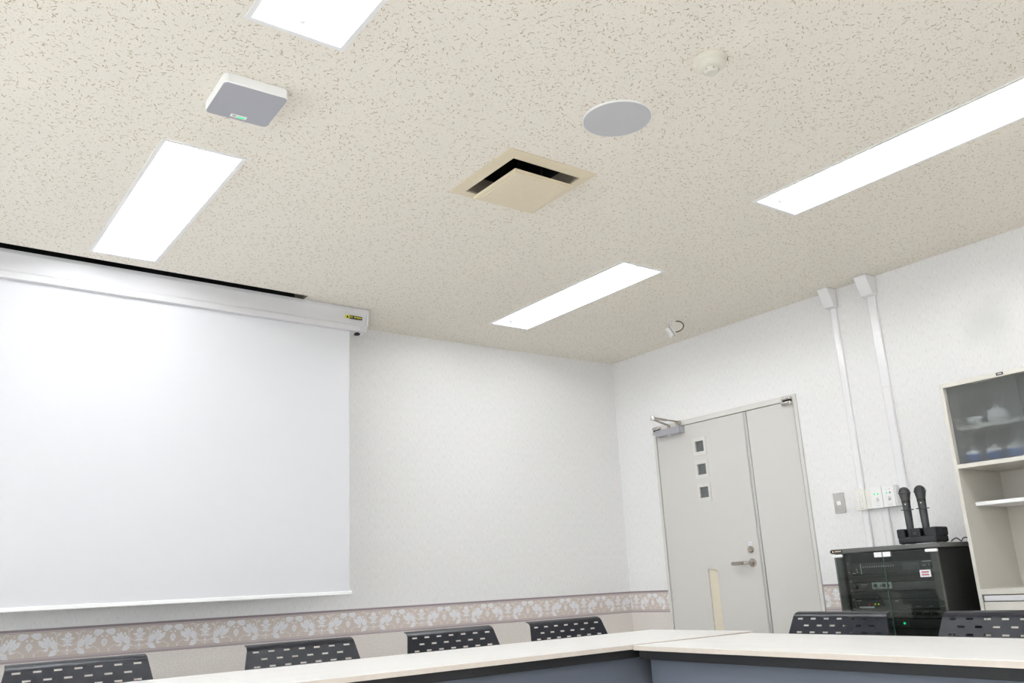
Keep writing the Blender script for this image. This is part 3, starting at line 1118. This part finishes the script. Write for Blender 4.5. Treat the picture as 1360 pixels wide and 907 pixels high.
b.box(-.05, -.028, .0, .09, z0 - .147, z0 - .112, M_alu, .003)
b.box(-.066, -.040, .02, .05, z0 - .156, z0 - .142, M_slot, .002)
b.build('end_bracket', t)
b = MB()
b.box(-CL + .09, -.105, .030, .032, .990, z0 - .142, M_fabric)
b.build('screen_fabric', t)
b = MB()
b.box(-CL + .075, -.092, .020, .042, .977, .996, M_whitebar, .004, 3)
b.build('bottom_bar', t)
# warning sticker: triangle sign and a black strip of tiny print
b = MB()
sy = -.0045
def sq(x0, x1, za, zb, m, w):
    return b.box(x0, x1, -.0046 - w, -.0020, za, zb, m)
b = MB(); sq(-.152, -.124, H - .0735, H - .054, M_yellow, .002)
st = b.build('warning_sticker', t)
st['label'] = 'yellow and black warning sticker'
b = MB()
b.add([(-.147, -.0070, H - .0715), (-.129, -.0070, H - .0715), (-.138, -.0070, H - .056)], [[0, 1, 2]], M_ink)
b.build('warning_triangle', st)
b = MB(); sq(-.124, -.042, H - .0735, H - .054, M_ink, .002)
b.build('text_strip', st)
b = MB()
random.seed(3)
x = -.121
while x < -.047:
    w = random.choice((.004, .005, .006))
    if abs(x + .104) > .003 and abs(x + .056) > .002:
        b.box(x, x + w * .75, -.0072, -.0060, H - .0685 + random.choice((0, .002)), H - .0590, M_yellow)
    x += w + .0012
b.build('text_print', st)

# ================================================================== CABLE RACEWAYS
def raceway(label, y0, y1, zb, wedge, joint=None):
    t = thing('cable_raceway', label, 'cable cover', (0, (y0 + y1) / 2, zb), group='white cable covers on the door wall')
    hw = (y1 - y0) / 2
    b = MB()
    top = (2.492 if wedge else 1.291) - zb
    pr = [(-.0006, -hw), (-.014, -hw), (-.018, -hw + .005), (-.018, hw - .005), (-.014, hw), (-.0006, hw)]
    b.extrude(pr, 2, 0, (joint or top + zb) - zb - .0005, M_duct)
    if joint:
        b.extrude([(x, y * 1.07 if True else y) for x, y in pr], 2, joint - zb + .0005, top, M_duct)
    b.build('duct', t)
    if wedge:
        b = MB()
        w = hw + .014
        zc = H - zb - .001
        f = [(-.0006, zc), (-.098, zc), (-.098, zc - .014), (-.052, zc - .112), (-.0006, zc - .116)]
        b.extrude(f, 1, -w, w, M_duct)
        bo = b.build('ceiling_box', t)
        bv = bo.modifiers.new('bevel', 'BEVEL'); bv.width = .003; bv.segments = 2; bv.limit_method = 'ANGLE'
    return t
raceway('left white cable cover running from the ceiling down to the switch boxes', -1.986, -1.948, 1.404, True)
raceway('right white cable cover running from the ceiling down behind the microphones', -2.242, -2.194, 1.385, True, joint=1.948)
raceway('short white cable cover below the beige three-switch box', -1.986, -1.950, .90, False)
raceway('short white cable cover below the two volume control plates', -2.108, -2.070, .90, False)

# ================================================================== SWITCH PLATES
t = thing('wall_switch', 'brushed steel wall plate with one white button beside the door', 'switch', (0, -1.810, 1.345))
b = MB()
b.box(-.008, -.0006, -.036, .036, -.058, .058, M_steel, .003)
b.build('steel_plate', t)
b = MB()
b.box(-.012, -.008, -.013, .013, -.012, .012, M_white, .002)
b.build('button', t)

t = thing('switch_box', 'beige surface switch box with three white rockers', 'switch', (0, -1.990, 1.347))
b = MB()
b.box(-.034, -.0006, -.045, .050, -.056, .056, M_offwhite, .004)
b.build('box', t)
b = MB()
b.box(-.040, -.034, -.010, .056, -.059, .059, M_offwhite, .004)
pl = b.build('face_plate', t)
for z in (.026, 0, -.026):
    for y in (.014, .030):
        s = MB()
        s.box(-.045, -.040, y - .006, y + .0065, z - .009, z + .009, M_white, .002)
        s.build('rocker', pl)
s = MB()
s.box(-.0404, -.0400, .006, .026, -.050, -.047, M_socket)
s.build('print', pl)

t = thing('volume_control', 'white twin volume control box with two round knobs and green lights', 'volume control', (0, -2.113, 1.348))
b = MB()
b.box(-.046, -.0006, -.078, .070, -.056, .056, M_white, .003)
b.build('box', t)
for k, yc in enumerate((.037, -.036)):
    b = MB()
    b.box(-.052, -.046, yc - .0345, yc + .0345, -.058, .058, M_white, .002)
    pl = b.build('face_plate', t)
    s = MB()
    s.lathe([(.012, 0), (.012, .002), (.0085, .004), (.0075, .016), (.006, .017)], M_white, 24, T=Matrix.Translation((-.052, yc - .002, -.012)) @ Matrix.Rotation(-PI / 2, 4, 'Y'))
    s.build('knob', pl)
    for j, yy in enumerate((.010, -.010)):
        s = MB()
        s.cyl((-.0535, yc + yy, .018), (-.0515, yc + yy, .018), .0042, M_ledg if not (k == 1 and j == 1) else M_panel, n=16)
        s.build('indicator', pl)
    s = MB()
    s.box(-.0524, -.052, yc - .016, yc + .012, -.046, -.0445, M_socket)
    s.build('print', pl)
    if k == 1:
        for ya, yb in ((.008, .012), (-.014, -.006)):
            s = MB()
            s.box(-.0524, -.052, yc + ya, yc + yb, .036, .0395, M_socket)
            s.build('print', pl)

# ================================================================== EQUIPMENT RACK
RK = (-.27, -2.347)
RKT = 1.074
t = thing('equipment_rack', 'charcoal equipment rack with glass doors beside the bookcase', 'rack', (RK[0], RK[1], 0))
fx = -.25                         # rack front plane (local x)
b = MB()
top = rrect(0, 0, .525, .582, .022)
b.extrude(top, 2, RKT - .022, RKT, M_rack, T=Matrix.Translation((-.004, 0, 0)))
tp = b.build('top_panel', t, smooth=30)
bv = tp.modifiers.new('bevel', 'BEVEL'); bv.width = .003; bv.segments = 2; bv.limit_method = 'ANGLE'
# maker's plate: dark badge with a pale emblem and lettering
b = MB()
b.box(-.2685, -.2660, .214, .284, RKT - .0175, RKT - .0055, M_ink, .0005)
bd = b.build('badge', tp)
b = MB()
b.add([(-.2692, .272, RKT - .0155), (-.2692, .262, RKT - .0155), (-.2692, .266, RKT - .0075), (-.2692, .269, RKT - .0075)], [[0, 1, 2, 3]], M_gold)
x = .256
random.seed(5)
while x > .222:
    w = random.choice((.0035, .0045))
    b.box(-.2692, -.2684, x - w, x, RKT - .0135, RKT - .0092, M_gold)
    x -= w + .0012
b.build('emblem', bd, smooth=0)
for s in (-1, 1):
    b = MB()
    y0, y1 = sorted((s * .268, s * .250))
    b.box(fx + .006, .255, y0, y1, .06, RKT - .023, M_rackside, .002)
    sp = b.build('side_panel', t)
    q = MB()
    q.cyl((.15, s * .2685, RKT - .06), (.15, s * .2700, RKT - .06), .005, M_steel, n=12)
    q.build('screw', sp)
    b = MB()
    y0, y1 = sorted((s * .2695, s * .236))
    b.box(fx - .004, fx + .012, y0, y1, .06, RKT - .023, M_rack, .002)
    b.build('front_post', t)
    b = MB()
    y0, y1 = sorted((s * .249, s * .2265))
    b.box(-.197, -.190, y0, y1, .08, RKT - .03, M_rack)
    rl = b.build('rack_rail', t)
    for k in range(9):
        q = MB()
        q.cyl((-.1985, s * .238, .645 + k * .0445), (-.1968, s * .238, .645 + k * .0445), .004, M_steel, n=8)
        q.build('screw', rl)
b = MB()
b.box(.245, .255, -.249, .249, .06, RKT - .023, M_rackside)
b.build('back_panel', t)
b = MB()
b.box(fx, .255, -.268, .268, .05, .085, M_rack, .002)
for sx in (-.2, .2):
    for sy in (-.22, .22):
        b.cyl((sx, sy, 0), (sx, sy, .05), .022, M_black, n=16)
b.build('base', t)
EX = -.192                        # equipment faces
def unit(name, z0, z1, m=M_gear):
    b = MB()
    b.box(EX - .004, EX + .28, -.2255, .2255, z0 + .001, z1 - .001, m, .0015)
    return b.build(name, t)
def bits(par, name, lst):
    for (y0, y1, z0, z1, m) in lst:
        b = MB()
        b.box(EX - .0065, EX - .0035, min(y0, y1), max(y0, y1), z0, z1, m)
        b.build(name, par)
def knob(par, y, z, r, m=M_black, depth=.014):
    b = MB()
    b.cyl((EX - .004, y, z), (EX - .004 - depth, y, z), r, m, r * .88, n=18)
    b.box(EX - .0045 - depth, EX - .0035 - depth, y - .0008, y + .0008, z, z + r * .8, M_mark)
    b.build('knob', par)
Y = lambda y: y - RK[1]
# mixer with fader on the left, player on the right
u = unit('mixer', .943, 1.001)
bits(u, 'fader', [(Y(-2.176), Y(-2.180), .947, .996, M_mark)])
bits(u, 'scale_mark', [(Y(-2.19 - k * .0125), Y(-2.193 - k * .0125), .976, .983, M_mark) for k in range(14)])
bits(u, 'button', [(Y(-2.150), Y(-2.156), .966, .973, M_mark), (Y(-2.152), Y(-2.158), .955, .961, M_mark), (Y(-2.128), Y(-2.145), .950, .953, M_mark)])
bits(u, 'display', [(Y(-2.405), Y(-2.492), .957, .992, M_gear2)])
bits(u, 'print', [(Y(-2.505), Y(-2.55), .992, .9945, M_mark), (Y(-2.505), Y(-2.52), .975, .977, M_mark)])
knob(u, Y(-2.545), .972, .012)
u = unit('blank_panel', .906, .942)
u = unit('wireless_tuner', .862, .905, M_gear)
bits(u, 'control_panel', [(Y(-2.226), Y(-2.332), .872, .912 - .008, M_gearsilver)])
bits(u, 'face_strip', [(Y(-2.345), Y(-2.563), .866, .903, M_gear2)])
for yy in (-2.245, -2.290):
    b = MB()
    b.cyl((EX - .0065, Y(yy), .889), (EX - .012, Y(yy), .889), .009, M_gear2, n=18)
    b.build('knob', u)
    bits(u, 'label_strip', [(Y(yy + .008), Y(yy - .022), .8745, .8795, M_mark)])
    b = MB()
    b.box(EX - .0072, EX - .006, Y(yy) - .030, Y(yy) - .024, .884, .892, M_ink)
    b.build('switch', u)
knob(u, Y(-2.135), .885, .012)
bits(u, 'print', [(Y(-2.165), Y(-2.20), .894, .8955, M_mark), (Y(-2.165), Y(-2.195), .888, .889, M_socket), (Y(-2.165), Y(-2.19), .882, .883, M_socket)])
u = unit('blank_panel', .826, .861, M_gear)
u = unit('power_amplifier', .776, .825, M_gear)
bits(u, 'indicator', [(Y(-2.193), Y(-2.198), .797, .802, M_ledr), (Y(-2.225), Y(-2.230), .797, .803, M_ledy), (Y(-2.243), Y(-2.248), .797, .803, M_ledy)])
bits(u, 'label_strip', [(Y(-2.139), Y(-2.219), .783, .790, M_mark)])
bits(u, 'print', [(Y(-2.125), Y(-2.155), .817, .819, M_mark), (Y(-2.335), Y(-2.352), .812, .816, M_socket)])
u = unit('vent_panel', .732, .775, M_gear)
bits(u, 'slot', [(Y(-2.15 - k * .04), Y(-2.18 - k * .04), .747, .760, M_dark) for k in range(10)])
u = unit('power_distributor', .688, .731, M_gear)
bits(u, 'control_panel', [(Y(-2.294), Y(-2.391), .698, .722, M_gear2)])
b = MB()
b.cyl((EX - .006, Y(-2.367), .711), (EX - .0095, Y(-2.367), .711), .0048, M_ledg, n=14)
b.build('indicator', u)
bits(u, 'print', [(Y(-2.300), Y(-2.345), .714, .7155, M_mark), (Y(-2.300), Y(-2.350), .703, .7045, M_socket)])
unit('blank_panel', .60, .687, M_gear)
unit('blank_panel', .50, .599, M_gear)
unit('blank_panel', .34, .499, M_gear)
unit('blank_panel', .10, .339, M_gear)
# glass doors
for s in (1, -1):
    y0, y1 = sorted((s * .0012, s * .2685))
    b = MB()
    b.box(fx - .012, fx - .007, y0, y1, .07, RKT - .026, M_glass)
    gd = b.build('glass_door', t, smooth=0)
    q = MB()
    q.box(fx - .0122, fx - .0068, s * .0012 - .0008, s * .0012 + .0008, .07, RKT - .026, M_glassedge)
    q.build('polished_edge', gd)
    q = MB()
    y0, y1 = sorted((s * .003, s * .043))
    q.box(fx - .018, fx - .004, y0, y1, RKT - .051, RKT - .0275, M_white, .002)
    q.build('handle_clip', gd)
    q = MB()
    y0, y1 = sorted((s * .219, s * .2785))
    q.box(fx - .017, fx - .004, y0, y1, RKT - .0405, RKT - .0265, M_white, .004, 3)
    q.build('hinge_clip', gd)
    if s < 0:
        q = MB()
        q.box(fx - .0128, fx - .0121, Y(-2.575), Y(-2.522), .922, .954, M_mark)
        stk = q.build('sticker', gd)
        for z0, z1, m in ((.942, .947, M_red), (.929, .934, M_red)):
            q = MB()
            q.box(fx - .0133, fx - .0127, Y(-2.567), Y(-2.530), z0, z1, m)
            q.build('red_bar', stk)
        q = MB()
        for k in range(5):
            q.box(fx - .0133, fx - .0127, Y(-2.562 + k * .0066), Y(-2.558 + k * .0066), .9362, .9398, M_blueprint)
        q.build('print', stk)

# ================================================================== CHARGER AND MICROPHONES
CX, CY, CZ = -.405, -2.497, RKT
t = thing('microphone_charger', 'black twin microphone charging dock on top of the rack', 'charger', (CX, CY, CZ))
b = MB()
hw, ht = .096, .075
sl = [(.059, .033), (-.021, -.047)]        # slots (local y ranges)
b.box(-.060, .060, -hw, hw, .004, .036, M_charger, .008, 3)
b.box(.005, .060, -hw - .003, hw + .003, .034, ht, M_charger, .007, 3)
for y0, y1 in ((hw + .003, .0665), (.0255, -.0135), (-.0545, -hw - .003)):
    b.box(-.052, .010, y1, y0, .030, ht, M_charger, .003, 3)
for y0, y1 in ((hw + .003, sl[0][0]), (sl[0][1], sl[1][0]), (sl[1][1], -hw - .003)):
    b.box(-.058, -.040, y1, y0, .030, ht, M_charger, .006, 3)
b.build('dock_body', t)
b = MB()
b.box(-.0605, -.056, -.012, .022, .034, .064, M_charger, .002)
b.box(-.0615, -.060, -.004, .014, .046, .056, M_gear, .001)
b.build('front_label', t)
b = MB()
for sx in (-.045, .045):
    for sy in (-.08, .08):
        b.cyl((sx, sy, .0003), (sx, sy, .006), .008, M_black, n=12)
b.build('foot', t)
t = tag(MB().box(-.040, .000, -.060, .020, .0006, .0022, M_mark).build('paper_slip', loc=(CX - .050, CY - .030, CZ)), 'white paper slip lying under the front of the charging dock', 'paper')

def make_mic(label, loc):
    t = thing('microphone', label, 'microphone', loc, group='wireless microphones in the dock')
    L = .2395
    b = MB()
    b.lathe([(.0155, 0), (.0165, .004), (.0175, .06), (.0185, .125), (.0195, .160), (.0195, .170), (.0225, .185), (.0265, .205), (.0265, .210)], M_mic, 32)
    b.build('body', t)
    b = MB()
    pr = [(.0262, .209)]
    for k in range(9):
        a = k / 8 * PI / 2
        pr.append((.0262 * math.cos(a) if k < 8 else .0001, .2135 + .0265 * math.sin(a)))
    b.lathe(pr, M_grillemic, 32)
    b.build('grille', t)
    b = MB()
    b.lathe([(.0268, .2065), (.0290, .2085), (.0290, .2125), (.0268, .2145)], M_mic, 32)
    b.build('grille_ring', t)
    b = MB()
    b.lathe([(.0203, .162), (.0203, .174)], M_ink, 32)
    b.build('band', t)
    b = MB()
    b.box(-.0215, -.0190, -.009, -.003, .152, .158, M_mark, .001)
    b.build('switch', t)
    b = MB()
    b.lathe([(.0185, .126), (.030, .1275), (.0305, .1290), (.030, .1305), (.0185, .132)], M_mic, 32)
    b.build('anti_roll_ring', t)
    return t
m1 = make_mic('left black wireless microphone standing in the charging dock', (CX - .018, CY + .046, CZ + .0378))
m2 = copy_tree(m1)
m2['label'] = 'right black wireless microphone standing in the charging dock, nearer the bookcase'
m2.location = (CX - .018, CY - .034, CZ + .0378)

b = MB()
pts = [(-.345, -2.60, RKT + .004), (-.34, -2.612, RKT + .014), (-.33, -2.622, RKT + .018), (-.31, -2.628, RKT + .006), (-.28, -2.618, RKT + .004), (-.24, -2.605, RKT + .016), (-.20, -2.60, RKT + .022), (-.16, -2.61, RKT + .010), (-.10, -2.612, RKT + .004)]
pp = []
V = [Vector(p) for p in pts]
for i in range(len(V) - 1):
    a, b_, c, d = V[max(i - 1, 0)], V[i], V[i + 1], V[min(i + 2, len(V) - 1)]
    for k in range(5):
        s = k / 5
        pp.append(0.5 * ((2 * b_) + (c - a) * s + (2 * a - 5 * b_ + 4 * c - d) * s * s + (3 * b_ - a - 3 * c + d) * s ** 3))
pp.append(V[-1])
b.tube(pp, .0028, M_cable, 8)
tag(b.build('power_cable'), 'thin black cable curling on the rack top behind the charging dock', 'cable')

# ================================================================== BOOKCASE
BY0, BW, BD, BH = -2.718, .88, .42, 1.816
t = thing('bookcase', 'tall pale grey steel bookcase with frosted sliding doors on top', 'bookcase', (-.001, BY0, 0))
W_ = .017
b = MB()
b.box(-BD, -.002, -W_, 0, .05, BH, M_cab, .0012)
b.box(-BD, -.002, -BW, -BW + W_, .05, BH, M_cab, .0012)
b.box(-BD, -.002, -BW + W_, -W_, BH - .022, BH, M_cab, .0012)
b.box(-.014, -.002, -BW + W_, -W_, .05, BH - .022, M_cab)
b.box(-BD + .01, -.01, -BW + .005, -.005, 0, .05, M_cab)
b.build('carcass', t)
b = MB()
b.box(-BD, -.014, -BW + W_, -W_, 1.404, 1.424, M_cab, .001)
b.build('fixed_shelf', t)
b = MB()
b.box(-BD, -.014, -BW + W_, -W_, .833, .858, M_cab, .001)
b.build('fixed_shelf', t)
b = MB()
b.box(-BD + .10, -.016, -BW + W_ + .001, -W_ - .001, 1.232, 1.250, M_white, .002)
sh = b.build('adjustable_shelf', t)
b = MB()
b.box(-.345, -.020, -BW + W_ + .001, -W_ - .001, 1.588, 1.608, M_cab, .002)
b.build('adjustable_shelf', t)
# top header with maker's badge
b = MB()
b.box(-BD - .0012, -BD, -.304, -.272, BH - .0165, BH - .0035, M_ink)
bd = b.build('badge', t)
b = MB()
b.box(-BD - .0018, -BD - .0011, -.298, -.279, BH - .0115, BH - .0085, M_mark)
b.build('lettering', bd)
# sliding doors
for (ya, yb, xf) in ((-.018, -.340, -BD + .028), (-.303, -BW + .018, -BD + .044)):
    b = MB()
    b.box(xf, xf + .004, yb, ya, 1.4245, BH - .0225, M_frost)
    gd = b.build('frosted_door', t, smooth=0)
# lower drawer with silver pull rail
b = MB()
b.box(-BD + .001, -BD + .02, -BW + W_ + .003, -W_ - .003, .45, .8015, M_cab, .0015)
dw = b.build('lower_door', t)
b = MB()
b.box(-BD - .003, -BD + .015, -BW + W_ + .008, -W_ - .008, .804, .829, M_alu, .004)
b.build('pull_rail', dw)
b = MB()
b.box(-BD + .001, -BD + .02, -BW + W_ + .003, -W_ - .003, .055, .447, M_cab, .0015)
b.build('lower_door', t)

def make_cup(label, loc, group):
    t = thing('teacup', label, 'cup', loc, group=group)
    b = MB()
    b.lathe([(.018, 0), (.020, .004), (.030, .012), (.035, .034), (.036, .044)], M_blue, 32)
    b.build('bowl', t)
    b = MB()
    b.lathe([(.0365, .0435), (.038, .048), (.035, .056), (.022, .063), (.008, .065), (.007, .070), (.010, .075), (.0001, .077)], M_china, 32)
    b.build('lid', t)
    return t
cup = make_cup('blue lidded cup behind frosted glass, nearest the bookcase side', (-.342, -2.787, 1.4245), 'blue cups in the bookcase')
for k, (y, lab) in enumerate(((-2.884, 'blue lidded cup behind frosted glass, second from the bookcase side'),
                             (-2.975, 'blue lidded cup behind frosted glass, third from the bookcase side'),
                             (-3.075, 'blue lidded cup behind frosted glass, at the photo edge'))):
    c = copy_tree(cup)
    c['label'] = lab
    c.location = (-.342 if y > -3 else -.30, y, 1.4245)
t = thing('teapot', 'white pot behind the frosted glass on the upper inner shelf', 'pot', (-.285, -2.905, 1.6085))
b = MB()
b.lathe([(.030, 0), (.044, .010), (.052, .034), (.046, .058), (.030, .068)], M_china, 32)
b.build('body', t)
b = MB()
b.lathe([(.031, .068), (.024, .076), (.007, .080), (.009, .090), (.0001, .094)], M_china, 24)
b.build('lid', t)
t = thing('bowl', 'white low bowl beside the pot behind the frosted glass', 'bowl', (-.285, -2.800, 1.6085))
b = MB()
b.lathe([(.022, 0), (.024, .005), (.040, .022), (.045, .040), (.043, .040), (.036, .022), (.0001, .012)], M_china, 32)
b.build('body', t)

# ================================================================== TABLES
TZ = .710
def make_table(label, L, Dp, loc, rz, dz=0.0, trim_left=0.0, trim_right=0.0):
    """local x along the length (0..L), y=0 front edge (room side), y=Dp back edge"""
    t = thing('conference_table', label, 'table', loc, rz, group='conference tables set in an L')
    z = TZ + dz
    b = MB()
    b.box(0, L, 0, Dp, z - .0015, z, M_wood)
    b.box(0, L, 0, Dp, z - .0195, z - .0015, M_edge)
    tp = b.build('tabletop', t, smooth=0)
    b = MB()
    b.box(.02, L - .02, .012, .045, z - .055, z - .0195, M_black, .003)
    b.box(.02, L - .02, Dp - .06, Dp - .03, z - .050, z - .0195, M_black, .003)
    b.build('under_rail', t)
    b = MB()
    b.box(.035 + trim_left, L - .035 - trim_right, .060, .075, .28, z - .035, M_panel, .002)
    b.build('modesty_panel', t)
    for x in (.10, L - .10):
        b = MB()
        b.box(x - .025, x + .025, .10, Dp - .08, z - .05, z - .0195, M_black, .003)
        b.box(x - .02, x + .02, Dp / 2 - .02, Dp / 2 + .04, .03, z - .05, M_black, .003)
        b.box(x - .03, x + .03, .06, Dp - .04, 0.012, .035, M_black, .006)
        lg = b.build('leg', t)
        for yy in (.09, Dp - .07):
            q = MB()
            q.cyl((x, yy, 0), (x, yy, .013), .018, M_black, n=14)
            q.build('foot', lg)
    return t
make_table('pale wood table along the screen wall, ending at the door', 2.40, .700, (-3.450, -1.943, 0), 0.0, dz=.003)
make_table('pale wood table at the far left, mostly below the photo edge', 2.40, .700, (-5.852, -1.943, 0), 0.0, dz=.003)
make_table('pale wood table in front of the equipment rack and bookcase', 2.40, .725, (-1.865, -1.947, 0), -PI / 2 - math.radians(3.0), trim_left=0.0)

# ================================================================== CHAIRS
def make_chair(label):
    """local: +y faces the table, origin on the floor under the backrest lip"""
    t = thing('stacking_chair', label, 'chair', group='charcoal slotted chairs around the tables')
    # ---- backrest sheet: columns across, rows along a profile
    pitch = .034
    hl = .0142
    xs = [-1.0]
    cols = []
    edges = []
    for j in range(13):
        c = (j - 6) * pitch
        edges += [c - hl, c + hl]
    edges = [-.245, -.238] + edges + [.238, .245]
    # profile (y, z, half width): lip tip first, then fold, then the reclined back
    rec = math.tan(math.radians(19))
    pro = []
    for k in range(6):
        a = k / 5 * math.radians(68)
        # arc from the tip to the fold
        pro.append((-.046 + .049 * math.sin(a) * .92, .7965 - .021 * (1 - math.cos(a)) / (1 - math.cos(math.radians(68))), .238 + .004 * k / 5))
    zf, yf = pro[-1][1], pro[-1][0]
    zrows = []
    z = .7675
    for k in range(8):
        zrows += [z + .0036, z - .0036]
        z -= .0285
    pz = [zf] + zrows + [.520]
    rows = [(y, zz, w) for y, zz, w in pro]
    for zz in pz[1:]:
        w = .242 + .020 * min(1, (zf - zz) / .09)
        rows.append((yf + (zf - zz) * rec, zz, w))
    vs, fs = [], []
    nc = len(edges)
    for (y, zz, w) in rows:
        for e in edges:
            xx = e * (w / .245) if abs(e) > .2215 else e
            curve = .012 * (1 - (xx / .25) ** 2)        # gentle hollow
            vs.append((xx, y - curve + .006, zz))
    base = len(pro) - 1
    for i in range(len(rows) - 1):
        for j in range(nc - 1):
            r = i - base
            # slots: rows r = 1,3,5.. are slot rows (between the zrows pairs)
            if r >= 1 and r % 2 == 1 and r < 16:
                k = (r - 1) // 2
                e = j - 2
                if 0 <= e < 25 and e % 2 == 0:
                    slot = e // 2
                    if slot % 2 == k % 2:
                        continue
            fs.append([i * nc + j, i * nc + j + 1, (i + 1) * nc + j + 1, (i + 1) * nc + j])
    b = MB()
    bb = bmesh.new()
    bv_ = [bb.verts.new(p) for p in vs]
    for f in fs:
        bb.faces.new([bv_[k] for k in f])
    for v in [v for v in bb.verts if not v.link_faces]:
        bb.verts.remove(v)
    bmesh.ops.recalc_face_normals(bb, faces=bb.faces)
    bmesh.ops.solidify(bb, geom=list(bb.faces), thickness=.004)
    b.bm(bb, M_chair)
    b.build('backrest', t, smooth=40)
    # ---- seat
    b = MB()
    y0 = rows[-1][0]
    prof = [(y0 - .015, .462), (y0 + .03, .452), (y0 + .2, .446), (y0 + .38, .452), (y0 + .43, .440), (y0 + .432, .428), (y0 + .38, .440), (y0 + .2, .434), (y0 + .03, .440), (y0 - .015, .450)]
    b.extrude(prof, 0, -.235, .235, M_chair)
    b.build('seat', t, smooth=50)
    # ---- frame
    for s in (-1, 1):
        b = MB()
        x = s * .225
        b.tube([(x * .98, y0 - .022, .56), (x, y0 - .03, .47), (x, y0 + .0, .428), (x, y0 + .38, .424)], .0105, M_steel, 12)
        b.build('side_frame', t)
        for yy, yb in ((y0 + .37, y0 + .42), (y0 + .03, y0 - .07)):
            b = MB()
            b.tube([(x, yy, .424), (x * 1.04, yb, .012)], .0105, M_steel, 12)
            lg = b.build('leg', t)
            q = MB()
            q.cyl((x * 1.04, yb, 0), (x * 1.04, yb, .02), .0135, M_black, n=12)
            q.build('foot', lg)
    return t
c0 = make_chair('charcoal slotted chair in front of the screen wall, second from the left')
def place(c, x, y, rz, label=None):
    c.location = (x, y, 0)
    c.rotation_euler = (0, 0, rz)
    if label:
        c['label'] = label
place(c0, -2.985, -1.098, PI)
place(copy_tree(c0), -3.856, -1.098, PI, 'charcoal slotted chair at the left edge of the photo, under the screen')
place(copy_tree(c0), -2.232, -1.098, PI, 'charcoal slotted chair just right of the screen, second from the door')
place(copy_tree(c0), -1.520, -1.098, PI, 'charcoal slotted chair on the screen wall side nearest the door')
place(copy_tree(c0), -1.050, -2.400, PI / 2 - math.radians(3), 'charcoal slotted chair in front of the equipment rack')
place(copy_tree(c0), -1.085, -3.130, PI / 2 - math.radians(3), 'charcoal slotted chair in front of the bookcase at the right edge')
